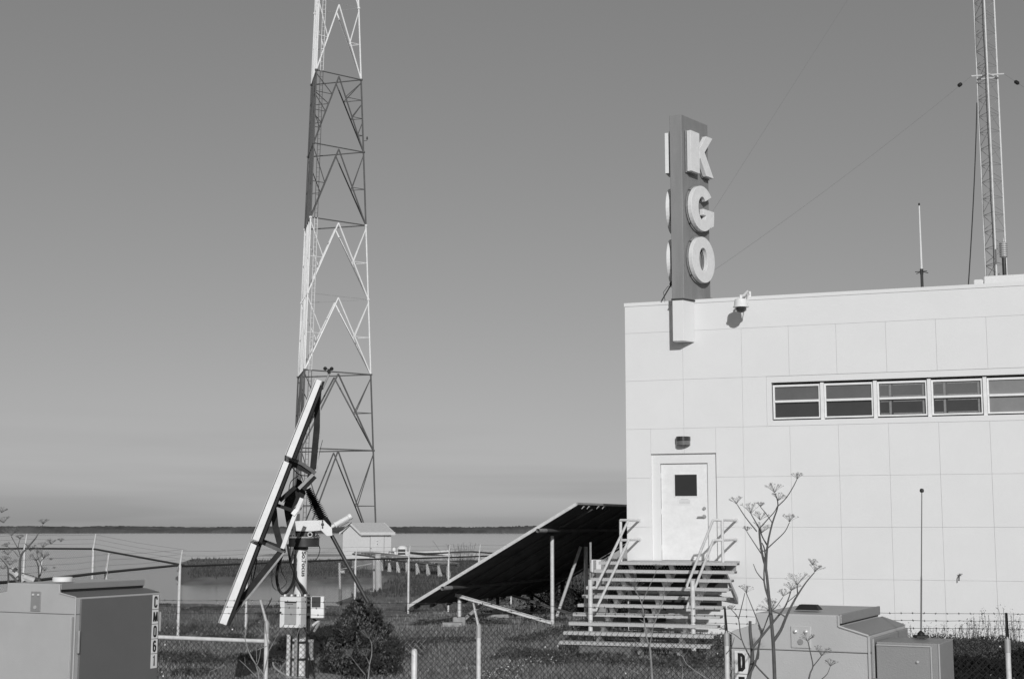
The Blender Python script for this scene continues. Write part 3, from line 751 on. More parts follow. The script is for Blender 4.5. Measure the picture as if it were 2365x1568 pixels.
e_=K-sn*(ov+.03)-sd_*ov+UP*(HE-.09); mb.prism([e_+UP*.09,e_-UP*.11,e_-UP*.11-sn*.03,e_+UP*.09-sn*.03],sd_*(LN+2*ov)); mb.build('fascia','white_trim',sh)
dA=K+sd_*.88-sn*.0; 
mb=MB(); mb.prism([dA-sn*.025+UP*.0,dA+sd_*1.33-sn*.025,dA+sd_*1.33-sn*.025+UP*1.76,dA-sn*.025+UP*1.76],sn*.024); dd_=mb.build('door','white_trim',sh)
mb=MB()
for a,b in ((dA+UP*0,dA+UP*1.8),(dA+sd_*1.35,dA+sd_*1.35+UP*1.8),(dA+UP*1.8,dA+sd_*1.35+UP*1.8)): mb.tube(a-sn*.02,b-sn*.02,.022,n=4)
mb.build('door_trim','galv_dull',dd_)
q=dA+sd_*.58-sn*.03+UP*1.02
mb=MB(); mb.prism([q,q+sd_*.22,q+sd_*.22+UP*.28,q+UP*.28],-sn*.006); mb.build('warning_plate','tag_white',dd_)
mb=MB(); mb.prism([q+sd_*.07+UP*.09-sn*.008,q+sd_*.15+UP*.09-sn*.008,q+sd_*.11+UP*.17-sn*.008],-sn*.004); mb.prism([q+sd_*.03+UP*.30-sn*.0,q+sd_*.19+UP*.30,q+sd_*.19+UP*.32,q+sd_*.03+UP*.32],-sn*.004); mb.build('plate_mark','tag_black',dd_)
MB().tube(dA+sd_*.06-sn*.03+UP*.85,dA+sd_*.06-sn*.07+UP*.85,.03,n=6).build('handle','dark_metal',dd_)
# ================================================================ boardwalk, boat, pole beyond the far fence
cB=cr(1000,1550,4.73)
def B(x,y,d): return P(*cB(x,y),d)
bw=thing('boardwalk','grey timber boardwalk on stub piles running right from the shed over the marsh','boardwalk',B(1000,760,92))
path_=[B(515,648,84),B(760,678,81),B(1200,738,76.5),B(1500,772,73),B(1760,812,69.5)]
n_=0
for p,q in zip(path_,path_[1:]):
    d=(q-p); L=d.length; d.normalize(); side_=Vector((-d.y,d.x,0)).normalized(); k=int(L/.55)
    for i in range(k):
        c=p.lerp(q,(i+.5)/k); MB().box(c,(.50,1.1,.06),(d,side_,d.cross(side_))).build('plank',random.choice(['timber','timber','timber_pale']),bw)
    for s in (-.6,.6): MB().tube(p+side_*s-UP*.10,q+side_*s*.8-UP*.10,.06,n=4).build('joist','timber',bw)
for x0,y0,x1,y1 in ((778,790,790,850),(895,800,905,880),(1010,790,1035,918),(1145,795,1170,920),(1288,808,1318,938),(1440,822,1468,962),(1605,840,1635,965),(1740,850,1762,985)):
    d_=min(76.5-(x0-778)*.0095,2.28*F/(cB(x1,y1)[1]-1217))
    a=B(x0,y0,d_); b_=B(x1,y1,d_); b_.z=min(b_.z,.02); MB().path([a,a.lerp(b_,.3),b_-UP*.1],[.055,.075,.14],7).build('pile','timber_pale',bw)
mb=MB(); c=B(600,730,79); c.z-=.35; mb.box(c,(1.7,1.0,.6)); mb.build('crib','timber',bw)
# small boat
bt=thing('small_boat','small white boat with a windowed console moored along the boardwalk','boat',B(1250,700,99))
def hull(L,Wd,H):
    vs=[];fs=[]; n=9
    for i in range(n):
        t=i/(n-1); w_=Wd/2*(1-max(0,(t-.55)/.45)**2*.95); sheer=.12*t*t
        for (yy,zz) in ((-w_,H+sheer),(-w_*.8,.12+sheer*.6),(0,sheer*.5),(w_*.8,.12+sheer*.6),(w_,H+sheer)): vs.append((t*L,yy,zz))
    for i in range(n-1):
        for j in range(4): a=i*5+j; fs.append((a,a+5,a+6,a+1))
    fs.append((0,1,2,3,4)); 
    for i in range(n-1): fs.append((i*5,i*5+4,i*5+9,i*5+5)) 
    return vs,fs
hv,hf=hull(3.7,1.3,.42); o0=B(1010,722,98.6); o0.z=B(1250,722,98.6).z-.05
MB().add([(o0.x+a,o0.y+b*.9+a*.05,o0.z+c) for a,b,c in hv],hf).build('hull','white_trim',bt)
mb=MB(); cc=B(1088,640,98.4); mb.cbox(cc,(.62,.8,.78),b=.12); mb.build('console','white_trim',bt)
for y_,h_ in ((622,.16),(668,.13)): MB().box(B(1078,y_,97.97),(.50,.06,h_)).build('console_window','lamp_dark',bt)
mb=MB(); mb.cbox(B(968,612,98.5),(.22,.3,.3),b=.06); mb.tube(B(972,620,98.5),B(1000,715,98.5),.07,n=6); mb.build('outboard_motor','white_paint',bt)
mb=MB(); a=B(895,640,98.5); b_=B(1010,660,98.5); mb.tube(a,b_,.025,n=5); mb.tube(a,a-UP*.4,.025,n=5); mb.build('stern_rail','dark_metal',bt)
# long pipe along the shore
pp=[B(x,y,98) for x,y in ((1200,652),(1420,668),(1640,662),(1900,645),(2100,640),(2365,662),(2600,680))]
tag(MB().path(pp,.06,6).build('shore_pipe','dark_metal',smooth=True),'dark pipe lying along the far water edge right of the boat','pipe')
tag(MB().path([p+Vector((0,-.6,-.38)) for p in pp],.22,8).build('shore_boom','timber_pale',smooth=True),'pale round boom lying below the dark pipe at the far water edge','boom')
# timber stub pole and marker post
a=B(735,675,54.8); b_=B(748,1150,54.8)
po=thing('utility_pole','stout pale wooden pole stub standing in the grass in front of the shed','pole',b_); MB().tube(b_-UP*.3,a,.135,.115,12).build('shaft','timber_pale',po,smooth=True)
for k in range(3): q=a.lerp(b_,.3+.2*k); MB().box(q+Vector((.14,0,0)),(.08,.06,.03)).build('step_bolt','galv_dull',po)
a=B(678,760,55.6); b_=B(682,1135,55.6)
po=thing('marker_post','thin pale post with a bracket just left of the stout wooden pole','post',b_); MB().tube(b_-UP*.3,a,.05,n=8).build('shaft','timber_pale',po); 
MB().tube(B(190,895,55),B(640,812,55.6),.015,n=5).build('cross_rail','timber_pale',po); MB().box(B(695,865,55.4),(.16,.1,.14)).build('bracket','galv_dull',po)
a=B(178,800,48); b_=B(190,1250,48); po=thing('marker_post','thin pale post standing in the pond edge left of the marsh','post',b_)
MB().tube(b_-UP*.2,a,.04,n=8).build('shaft','timber_pale',po); MB().box(B(222,930,47.9),(.14,.03,.09)).build('sign_plate','wirelight',po)
MB().tube(b_-UP*.2,B(192,1180,48),.055,n=8).build('dark_foot','timber',po)
# ================================================================ chain link fences
def chain(parent,pts,zt,zbf,p=.071,r=.003,m='fence_wire',spikes=True):
    # pts: [(x,y)] polyline; zt(s): top height; zbf(s): bottom
    segs=[];acc=0
    P2=[Vector((a,b,0)) for a,b in pts]
    cum=[0]
    for a,b in zip(P2,P2[1:]): cum.append(cum[-1]+(b-a).length)
    Lt=cum[-1]; nw=int(Lt/(p/2))
    def at_(s):
        s=np.clip(s,0,Lt-1e-6); i=np.searchsorted(cum,s,side='right')-1; i=np.clip(i,0,len(P2)-2)
        A=np.array([[q.x,q.y] for q in P2]); c=np.array(cum); t=(s-c[i])/(c[i+1]-c[i])
        return A[i]+(A[i+1]-A[i])*t[...,None]
    rows=int(max(zt(s)-zbf(s) for s in np.linspace(0,Lt,20))/(p/2))+1
    k=np.arange(nw)[:,None]; j=np.arange(rows+1)[None,:]
    odd=(k%2); sgn=np.where(odd==0,j%2,1-(j%2)) 
    sgn=np.where(odd==1,(1-(j%2)),(j%2))
    s=(k*(p/2)+sgn*(p/2))
    # wire k even: right column on odd rows; wire k odd: left column on odd rows
    s=np.where(odd==0,k*(p/2)+(j%2)*(p/2),k*(p/2)+(1-(j%2))*(p/2))
    ztop=np.vectorize(zt)(np.minimum(s,Lt)); z=ztop-j*(p/2)
    xy=at_(s); yo=(((j//1)%2)*2-1)*.003*np.ones_like(s)
    pt=np.stack([xy[...,0],xy[...,1]+yo,z],-1)                    # nw,rows+1,3
    a=pt[:,:-1].reshape(-1,3); b=pt[:,1:].reshape(-1,3)
    zb=np.vectorize(zbf)(np.minimum(s[:,1:],Lt)).reshape(-1); keep=(b[:,2]>zb-p); a=a[keep]; b=b[keep]
    if spikes:   # cut wire ends sticking up along the top
        ks=np.arange(0,nw,2); base=pt[ks,0]; dx=at_(ks*(p/2)+.02)-at_(ks*(p/2))
        tip=base+np.stack([dx[:,0]*.9,dx[:,1]*.9,np.full(len(ks),.03)],-1)
        a=np.concatenate([a,base]); b=np.concatenate([b,tip])
    return sticks('chain_mesh',a,b,r,m,parent)
def sticks(name,a,b,r,m,parent=None,kind='stuff',loc=(0,0,0)):
    a=np.asarray(a,float); b=np.asarray(b,float); d=b-a; d/=np.linalg.norm(d,axis=1)[:,None]+1e-9
    ref=np.where(np.abs(d[:,2:3])<.9,np.array([[0,0,1.]]),np.array([[1.,0,0]]))
    u=np.cross(d,ref); u/=np.linalg.norm(u,axis=1)[:,None]+1e-9; w_=np.cross(d,u)
    n=len(a); V=[]
    rr=r if np.ndim(r)==0 else np.asarray(r)[:,None]
    for base in (a,b):
        for t in (0,2.094,4.189): V.append(base+(u*math.cos(t)+w_*math.sin(t))*rr)
    V=np.stack(V,1).reshape(-1,3); o=np.arange(n)[:,None]*6
    F=np.concatenate([o+np.array([[0,1,4,3]]),o+np.array([[1,2,5,4]]),o+np.array([[2,0,3,5]])],1).reshape(-1,4)
    return npmesh(name,V,F,m,parent,kind,loc)
def barbed(parent,p,q,sag=.015):
    L=(q-p).length; n=max(4,int(L/.12)); A=[];Bq=[]
    pts=[p.lerp(q,t)-UP*(sag*4*t*(1-t))+Vector((0,0,random.uniform(-.002,.002))) for t in np.linspace(0,1,n+1)]
    m=MB(); m.path(pts,.0022,4)
    for c in pts[1:-1]:
        for _ in range(2):
            d=Vector((random.uniform(-.3,.3),random.uniform(-1,1),random.uniform(-1,1))).normalized()*.016
            m.tube(c-d,c+d,.0022,n=3,cap=False)
        m.tube(c-Vector((.008,0,0)),c+Vector((.008,0,0)),.005,n=4)
    return m.build('barbed_wire','rust_wire',parent)
# near fence
NF=[(626,18.6),(1107,17.9),(1669,16.7),(2305,15.8)]
nfp=[Vector(((x-1182.5)/F*d,d,0)) for x,d in NF]
dl=(nfp[0]-nfp[1]); nfp=[nfp[0]+dl]+nfp+[nfp[3]+(nfp[3]-nfp[2])]
nf=thing('chain_link_fence','near chain-link fence topped with three strands of barbed wire, crossing the whole foreground','fence',Vector((0,17.6,-.5)))
mtop=1.05
cum=[0]
for a,b in zip(nfp,nfp[1:]): cum.append(cum[-1]+(b-a).length)
def ztn(s): 
    i=min(max(int(np.searchsorted(cum,s)-1),0),len(cum)-2); t=(s-cum[i])/(cum[i+1]-cum[i]); return mtop-.035*4*t*(1-t)*.5
chain(nf,[(p.x,p.y) for p in nfp],ztn,lambda s:.15)
tipd=[]
for i,p in enumerate(nfp):
    r=.029
    m=MB(); m.path([p+UP*-.55,p+UP*(mtop-.02)],r,12); m.build('post','galv',nf,smooth=True)
    m=MB(); m.tube(p+UP*(mtop-.10),p+UP*(mtop+.03),.034,n=12); m.path([p+UP*(mtop+.03),p+UP*(mtop+.07)],[.034,.012],12); m.build('post_cap','wirelight',nf,smooth=True)
    ax={0:-.07,1:-.07,2:-.065,3:-.03,4:-.035,5:-.04}[i]; zt=mtop+.33
    tip=p+Vector((ax,-.10,zt)); tipd.append(tip)
    am='galv' if i in (0,1,2) else 'dark_metal'
    m=MB(); a=p+UP*(mtop+.03); d=(tip-a); pe=Vector((1,0,0))
    m.prism([a-pe*.016,a+pe*.016,tip+pe*.010,tip-pe*.010],Vector((0,.006,0))); m.prism([a+pe*.013,a+pe*.016,tip+pe*.010,tip+pe*.007],Vector((0,-.02,0))); m.prism([a-pe*.016,a-pe*.013,tip-pe*.007,tip-pe*.010],Vector((0,-.02,0)))
    m.build('barb_arm',am,nf)
for i in range(len(nfp)-1):
    for t in (.97,.70,.42):
        a=nfp[i]+UP*(mtop+.03); b=nfp[i+1]+UP*(mtop+.03)
        barbed(nf,a.lerp(tipd[i],t),b.lerp(tipd[i+1],t))
# brace rail from the left bay
a=nfp[0]+UP*.83; b=nfp[1]+UP*.80
a=P(150,1462,19.3); b=P(622,1480.5,18.6); MB().tube(a,b,.026,n=10).build('brace_rail','galv',nf,smooth=True)
# loose scrap of mesh caught on the short post
sp=P(957,1497,17.5); 
s1=thing('short_post','short pale round-topped post standing alone in front of the grass, between two fence posts','post',Vector((sp.x,sp.y,-.5)))
MB().path([Vector((sp.x,sp.y,-.5)),sp-UP*.03,sp-UP*.008,sp],[.036,.036,.026,.008],12).build('shaft','galv',s1,smooth=True)
A=[];Bq=[]
for i in range(-3,4):
    for j in range(-2,2):
        x0=sp.x+i*.036; z0=sp.z+.03+j*.036+(i+j)*.003
        if (i+j)%2==0 and not(j<0 and abs(i)<1): A.append((x0,sp.y-.05,z0)); Bq.append((x0+.036,sp.y-.05,z0+.036)); 
        if (i+j)%2 and not(abs(i)>2 and j<0): A.append((x0,sp.y-.05,z0)); Bq.append((x0-.036*-1,sp.y-.05,z0-.036))
sticks('mesh_scrap',A,Bq,.0022,'wirelight',s1,kind=None)
# far fence
ffp=[(-12.6,34.5),(-11.65,34),(-9.70,33.0)]
mid=[(425,30.5,1.48),(578,33,1.47),(700,35.3,1.47),(825,37.4,1.47),(946.5,38.6,1.47),(1037.6,40,1.47),(1107,41.4,1.47),(1180,43,1.47),(1290,45.2,1.47),(1400,47,1.47)]
mp_=[Vector(((x-1182.5)/F*d,d,z)) for x,d,z in mid]
ff=thing('chain_link_fence','far chain-link fence with a pipe top rail crossing the grass behind the solar tracker','fence',mp_[3]*1)
ff.location=Vector((mp_[3].x,mp_[3].y,0)); WLOC[ff.name]=ff.location.copy()
def ffleg(pts,rail_r=.022,tips=True,first=True,name='far',wr=.003,wm='fence_wire_far'):
    c=[0]
    for a,b in zip(pts,pts[1:]): c.append(c[-1]+(Vector((b.x-a.x,b.y-a.y))).length)
    zf=lambda s: float(np.interp(s,c,[p.z for p in pts]))
    chain(ff,[(p.x,p.y) for p in pts],zf,lambda s:-.05,r=wr,m=wm,spikes=False)
    MB().path([p for p in pts],rail_r,8).build('top_rail','dark_metal',ff,smooth=True)
    for p in pts[(0 if first else 1):]:
        g_=float(gz(p.x,p.y)); rr=.030
        m=MB(); m.path([Vector((p.x,p.y,g_-.2)),Vector((p.x,p.y,p.z+.02))],rr,10); m.build('post','galv',ff,smooth=True)
        MB().path([Vector((p.x,p.y,p.z+.02)),Vector((p.x+.04,p.y,p.z+.34))],[.022,.012],6).build('barb_arm','galv',ff)
    for a,b in zip(pts,pts[1:]):
        for t in (.12,.22,.32): MB().path([a+Vector((.04*t/.34,0,t)),a.lerp(b,.5)+Vector((.02,0,t-.02)),b+Vector((.04*t/.34,0,t))],.0022,3).build('barbed_wire','rust_wire',ff)
ffleg(mp_)
lf=[P(425,1305,30.5),P(412,1304,30.7),P(330,1285,31.6),P(216,1267,33.0),P(150,1265,33.5),P(57,1266,34.2),P(-60,1268,35)]
ffleg([lf[0],lf[3],lf[5],lf[6]],first=False,wr=.0018)
ln=[P(424,1305,30.3)+Vector((-.13,0,0)),P(245,1321,25.8),P(90,1339,22),P(-80,1350,20)]
for p in ln: pass
ffleg(ln,rail_r=.024,first=False,wr=.0009,wm='wire_grey')
# ================================================================ concentrator tracker on its pole
tr=thing('solar_tracker','tilted white-edged solar tracker array on a lettered white pole','solar tracker',Vector((P(695,1500,21.8).x,21.8,0)))
DV=Vector((-.163,1,0)).normalized()
d0=20.4
def Tq(x,y,d=d0): return P(x,y,d)
segs=[((731.4,875.3),(743.2,879.3),(674,1057.7),(660.7,1051.7)),((655.8,1063.6),(667.8,1068.6),(597.2,1249.8),(582.8,1244.5)),((579.5,1253),(593,1259.4),(522.5,1443.5),(506.4,1438))]
for sg in segs:
    poly=[Tq(*q) for q in sg]
    for k in range(2):
        o=DV*(1.65*k)
        md=MB().prism([p+o for p in poly],DV*1.63).build('module','white_paint',tr,bevel=.006)
        nl=(poly[0]-poly[1]).normalized(); 
        g1_=[poly[0]+nl*.008+o,poly[3]+nl*.008+o]
        MB().prism([g1_[0],g1_[1],g1_[1]+nl*.012,g1_[0]+nl*.012],DV*1.63).build('glass_sheet','wirelight',md)
        bk=-nl; rr=[poly[1]+o,poly[2]+o]
        MB().prism([rr[0]+bk*.012,rr[1]+bk*.012,rr[1]+bk*.05,rr[0]+bk*.045],DV*1.63).build('heat_sink_rail','frame_steel',md)
def bar(pts,wid,d,name='truss_bar',m='frame_steel',th=.05,par=None):
    """flat bar through points given in the photo's plane, at depth d"""
    q=[P(x,y,d) for x,y in pts]; mb=MB()
    for a,b in zip(q,q[1:]):
        dr=(b-a).normalized(); pe=dr.cross(DV).normalized()*wid/2
        mb.prism([a-pe,a+pe,b+pe,b-pe],DV*th)
    return mb.build(name,m,tr if par is None else par)
def truss(d,full=True):
    bar([(735,905),(732,985),(723,1083)],.09,d); bar([(740,905),(740,985),(733,1092)],.012,d-.01,'strut','galv_dull',.03)
    bar([(668,1057),(697,1070),(729,1092.5)],.05,d-.02,'truss_arm','arm_steel',.06)
    bar([(672,1066),(720,1090)],.10,d+.02)
    bar([(724,1094),(690,1128)],.045,d,'strut','galv_dull',.04)
    bar([(728,1100),(700,1130)],.06,d+.02)
    bar([(597,1249),(657,1275)],.05,d-.02,'truss_arm','arm_steel',.06)
    bar([(603,1247),(648,1263)],.05,d+.03)
    bar([(656,1276),(590,1358),(528,1434)],.028,d-.03,'strut','galv_dull',.03)
    bar([(650,1272),(585,1350),(533,1418)],.085,d)
    bar([(596,1262),(530,1432)],.05,d+.01)
    bar([(668,1075),(598,1250)],.05,d+.01)
    bar([(741,890),(676,1060)],.05,d+.01)
    bar([(632,1175),(636,1215),(650,1268)],.09,d+.02)
    bar([(679,1180),(640,1166)],.05,d+.01,'strut')
    bar([(682,1124),(646,1156)],.06,d+.02)
    bar([(735,910),(700,960),(672,1050)],.05,d+.05)
truss(20.7); truss(23.3)
bar([(697,1150),(683,1183),(668,1222),(652,1266)],.055,20.6,'spine_bar','white_paint',.03)
bar([(676,1180),(684,1186)],.08,20.58,'gusset','white_paint',.02)
# cross tubes joining the two trusses
for x,y in ((723,1088),(655,1272),(672,1066),(600,1252),(737,908),(531,1428)):
    a=P(x,y,20.75); MB().tube(a,a+DV*2.6,.035,n=8).build('cross_tube','frame_steel',tr,smooth=True)
# pivot plate
pv=[(686,1104),(697,1110),(702,1122),(706,1140),(694,1162),(684,1182),(672,1196),(676,1225),(664,1222),(658,1190),(655,1168),(660,1150),(678,1128),(684,1118)]
MB().prism([P(x,y,21.5) for x,y in pv],DV*.10).build('pivot_plate','frame_steel',tr)
MB().prism([P(x,y,22.0) for x,y in pv],DV*.10).build('pivot_plate','frame_steel',tr)
pl_=[(699,1150),(704,1156),(692,1186),(684,1186),(676,1176),(690,1158)]
MB().prism([P(x,y,21.47) for x,y in pl_],DV*.02).build('pivot_cover','galv_dull',tr)
# head beam, bracket, slew drive
hb=[(681,1203),(722,1201),(748,1201),(748,1224),(717,1227),(684,1226)]
MB().prism([P(x,y,21.62) for x,y in hb],DV*.34).build('head_beam','white_paint',tr,bevel=.006)
bk_=[(738,1201),(748,1201),(766.5,1220),(767.5,1236),(755,1237),(740.5,1223)]
br=MB().prism([P(x,y,21.5) for x,y in bk_],DV*.03).build('actuator_bracket','white_paint',tr)
MB().prism([P(x,y,21.95) for x,y in bk_],DV*.03).build('actuator_bracket','white_paint',tr)
for x,y in ((745,1210),(745,1203),(745,1217)):
    a=P(x,y,21.47); MB().tube(a,a+DV*.05,.022 if y==1210 else .012,n=10).build('bolt','dark_metal',br)
def vcyl(x0,x1,y0,y1,d,name,m,n=20,par=tr,taper=1):
    a=P((x0+x1)/2,y1,d); b=P((x0+x1)/2,y0,d); r=(x1-x0)/2/F*d*1.0
    b=Vector((a.x,a.y,b.z)); return MB().tube(a,b,r,r*taper,n=n).build(name,m,par,smooth=True)
vcyl(682,728,1226,1241,21.8,'slew_housing','dark_metal')
vcyl(667,737,1242,1262,21.8,'slew_drive','dark_metal')
vcyl(664,739,1238.5,1242,21.8,'slew_flange','galv_dull')
for k in range(10):
    t=k*2*math.pi/10; c=P(702,1238,21.8)+Vector((.22*math.cos(t),.22*math.sin(t),0)); MB().tube(c,c+UP*.02,.012,n=6).build('bolt','dark_metal',tr)
for x,y,m_ in ((716,1234,'galv'),(728,1233.5,'dark_metal')):
    c=P(x,y,21.58); MB().path([c+Vector((.032*math.cos(t),0,.032*math.sin(t))) for t in np.linspace(0,2*math.pi,13)],.009,6,cap=False).build('lifting_ring',m_,tr,smooth=True)
# pole
a=P(695,1262,21.8); pb=Vector((a.x,a.y,0))
rp=15.2/F*21.8
pole=MB().tube(pb,a,rp,n=28).build('pole','white_paint',tr,smooth=True)
MB().tube(a-UP*.045,a,rp*1.10,n=28).build('pole_collar','dark_metal',tr,smooth=True)
mb=MB(); mb.tube(Vector((pb.x,pb.y,-.15)),Vector((pb.x,pb.y,.08)),.62,n=28); mb.tube(Vector((pb.x,pb.y,.08)),Vector((pb.x,pb.y,.10)),.20,n=20); mb.build('footing','concrete',tr)
# lettering down the pole, wrapped on the curve
cu=bpy.data.curves.new('lettering','FONT'); cu.body='SolFocus'; cu.size=1; cu.offset=.028; cu.align_x='CENTER'; cu.align_y='CENTER'; cu.resolution_u=4
t_=bpy.data.objects.new('lettering_tmp',cu); COL.objects.link(t_); bpy.context.view_layer.update()
dg=bpy.context.evaluated_depsgraph_get(); me0=t_.evaluated_get(dg).to_mesh()
zc=(P(703,1273,21.7).z+P(703,1331,21.7).z)/2; Lw=P(703,1273,21.7).z-P(703,1331,21.7).z
xs_=[v.co.x for v in me0.vertices]; kx=Lw/(max(xs_)-min(xs_)); ky=11.5/F*21.7/.95
ang=math.radians(-55); vs=[]
for v in me0.vertices:
    zz=zc-v.co.x*kx; arc=v.co.y*ky*1.15; th=ang+arc/rp
    vs.append((pb.x+(rp+.0025)*math.cos(th),pb.y+(rp+.0025)*math.sin(th),zz))
fs=[tuple(p.vertices) for p in me0.polygons]; t_.evaluated_get(dg).to_mesh_clear(); bpy.data.objects.remove(t_)
MB().add(vs,fs).build('lettering','tag_black',pole)
# straps, conduits and the glass meter low on the pole
for y in (1482,1521):
    c=P(695,y,21.8); MB().tube(Vector((pb.x,pb.y,c.z-.018)),Vector((pb.x,pb.y,c.z+.018)),rp+.008,n=28).build('strap','dark_metal',pole)
def vp(x,y0,y1,d,r,name,m,n=8): 
    a=P(x,y0,d); b=P(x,y1,d); return MB().tube(Vector((b.x,b.y,b.z)),Vector((b.x,b.y,a.z)),r,n=n).build(name,m,tr,smooth=True)
vp(664.7,1462,1566,21.6,.03,'conduit','galv'); vp(682.5,1476,1566,21.62,.028,'conduit','galv_dull'); vp(718,1478,1520,21.6,.035,'meter_tube','galv_dull'); vp(718,1476,1482,21.6,.045,'meter_cap','wirelight'); vp(718,1518,1523,21.6,.045,'meter_cap','wirelight')
vp(709.5,1378,1568,21.62,.025,'conduit','black_rubber'); vp(687,1450,1566,21.62,.014,'conduit','black_rubber')
vp(678,1282,1300,21.6,.045,'drive_motor','white_paint'); vp(678,1300,1305,21.6,.02,'motor_neck','dark_metal'); vp(677,1268,1282,21.6,.025,'motor_neck','galv_dull')
def hose(pts,r,d,name='hose',m='black_rubber',wob_=0):
    q=[P(x,y,d+random.uniform(-wob_,wob_)) for x,y in pts]
    # smooth through the points
    out=[]
    for i in range(len(q)-1):
        p0,p1,p2,p3=q[max(i-1,0)],q[i],q[i+1],q[min(i+2,len(q)-1)]
        for t in np.linspace(0,1,6)[:-1]:
            t=float(t); out.append(.5*((2*p1)+(-p0+p2)*t+(2*p0-5*p1+4*p2-p3)*t*t+(-p0+3*p1-3*p2+p3)*t**3))
    out.append(q[-1]); return MB().path(out,r,7).build(name,m,tr,smooth=True)
hose([(652,1280),(643,1306),(639,1332),(644,1360),(655,1370.5),(670,1358),(679,1336),(680,1305),(682,1280)],.022,21.5)
hose([(664,1256),(668,1282),(673,1304),(688,1342),(706,1376)],.018,21.45)
hose([(681,1300),(684,1335),(700,1356),(708,1372)],.018,21.4)
hose([(736.8,1259.7),(738.8,1268),(735,1284),(727,1294),(712,1299)],.006,21.6)
hose([(648,1292),(650,1318),(662,1345),(640,1362),(628,1345),(630,1300)],.005,21.45)
hose([(628,1380),(618,1400),(600,1424)],.006,21.3); hose([(560,1300),(580,1320),(578,1352)],.006,21.3); hose([(586,1262),(592,1300),(575,1372),(572,1385)],.009,21.25)
hose([(745,1016),(738,1045),(733,1080)],.004,21.3); hose([(668,1070),(690,1095),(715,1098)],.007,21.1); hose([(690,1098),(672,1112),(665,1140),(655,1160)],.006,21.2)
hose([(706,1480),(715,1520),(728,1568)],.012,21.55); hose([(700,1440),(712,1462),(735,1440),(722,1428)],.014,21.5)
# control boxes
bx_=Vector((math.cos(R(-14)),math.sin(R(-14)),0)); by_=Vector((-bx_.y,bx_.x,0)); BA=(bx_,by_,UP)
a=P(645,1378,21.25); c=P(697,1450,21.25); cen=(a+c)/2; w_=(c.x-a.x); h_=a.z-c.z
eb=MB().cbox(Vector((cen.x+.02,cen.y+.12,cen.z)),(w_*.97,.22,h_),BA,b=.008).build('control_box','white_paint',tr)
fo=Vector((cen.x+.02,cen.y+.12,cen.z))-by_*.111
MB().cbox(fo-by_*.006,(w_*.94,.012,h_*.97),BA,b=.004).build('box_door','white_trim',eb)
MB().cbox(fo-by_*.013+bx_*(w_*.03)-UP*(h_*.02),(w_*.55,.01,h_*.74),BA,b=.003).build('recessed_panel','wirelight',eb)
MB().box(fo-by_*.02+bx_*(w_*.03)+UP*(h_*.335),(w_*.54,.012,.02),BA).build('panel_shade','dark_metal',eb)
for k in range(5): MB().box(fo-by_*.0195+bx_*(w_*(-.12+.06*k))+UP*(h_*.27),(.012,.004,.012),BA).build('indicator','dark_metal',eb)
MB().tube(fo-by_*.01-bx_*(w_*.42),fo-by_*.03-bx_*(w_*.42),.014,n=8).build('latch','dark_metal',eb)
for k in range(8): MB().box(Vector((cen.x-.10+.05*k,cen.y+.1,a.z+.02)),(.028,.05,.028)).build('cable_gland','dark_metal' if k%2 else 'white_paint',eb)
a=P(718,1377,21.35); c=P(747.5,1427,21.35); cen=(a+c)/2
e2=MB().cbox(Vector((cen.x,cen.y+.08,cen.z)),(c.x-a.x,.14,a.z-c.z),b=.008).build('relay_box','white_paint',tr)
w1_=P(719,1378,21.3); w2_=P(739,1402,21.3); MB().box(Vector(((w1_.x+w2_.x)/2,cen.y+.005,(w1_.z+w2_.z)/2)),(w2_.x-w1_.x,.012,w1_.z-w2_.z)).build('box_window','lamp_dark',e2)
for y in (1385,1396,1418): MB().box(P(712.5,y,21.5),(.06,.06,.035)).build('bracket','dark_metal',e2)
MB().tube(P(722,1444,21.5),P(742,1428,21.5),.02,n=8).build('stub_pipe','galv',tr); MB().tube(P(725,1458,21.5),P(738,1436,21.5),.022,n=8).build('stub_pipe','galv_dull',tr)
# bellows actuator
A_=P(710.5,1128,21.75); B_=P(746,1201,21.75); C_=P(759,1212,21.7)
L_=(B_-A_).length; ax_=(B_-A_)/L_
mb=MB(); pts=[];rs=[]; nr=19
for i in range(nr):
    t=i/nr; base=.05+.03*min(t*1.6,1)
    pts+=[A_+ax_*(L_*t),A_+ax_*(L_*(t+.5/nr))]; rs+=[base*.5,base*1.25]
mb.path(pts,rs,16); bel=mb.build('bellows','black_rubber',tr)
MB().tube(A_-ax_*.12,A_+ax_*.02,.03,n=8).build('actuator_rod','galv',tr,smooth=True)
mb=MB(); pts=[];rs=[]
for i in range(11):
    t=i/11; q0=P(750,1198,21.6).lerp(C_,t); q1=P(750,1198,21.6).lerp(C_,t+.5/11); pts+=[q0,q1]; rs+=[.022,.05]
mb.path(pts,rs,12); mb.build('bellows','black_rubber',tr)
A_=P(766,1236,21.8); B_=P(848.5,1388,21.8); MB().tube(A_,B_,.030,.030,n=12).build('actuator_tube',mat('tube_dark',.06,.4,.3,amt=.3),tr,smooth=True)
MB().tube(B_,B_+(B_-A_).normalized()*.02,.034,n=12).build('tube_cap','dark_metal',tr)
m0=P(764,1217,21.75); m1=P(774,1212,21.75); m2_=P(806,1194,21.75); m3=P(812,1190,21.75)
mo=MB().path([m0,m1],.028,10).build('motor_neck','white_paint',tr,smooth=True)
MB().path([m1,m1.lerp(m2_,.04),m1.lerp(m2_,.06),m1.lerp(m2_,.9),m2_,m2_.lerp(m3,.1),m3],[.05,.05,.042,.042,.046,.05,.045],16).build('motor','white_paint',tr,smooth=True)
MB().tube(m1.lerp(m2_,.35)-UP*.05,m2_-UP*.055,.018,n=8).build('motor_capacitor','galv_dull',tr); hose([(766,1226),(784,1227),(800,1216),(812,1206)],.007,21.7)
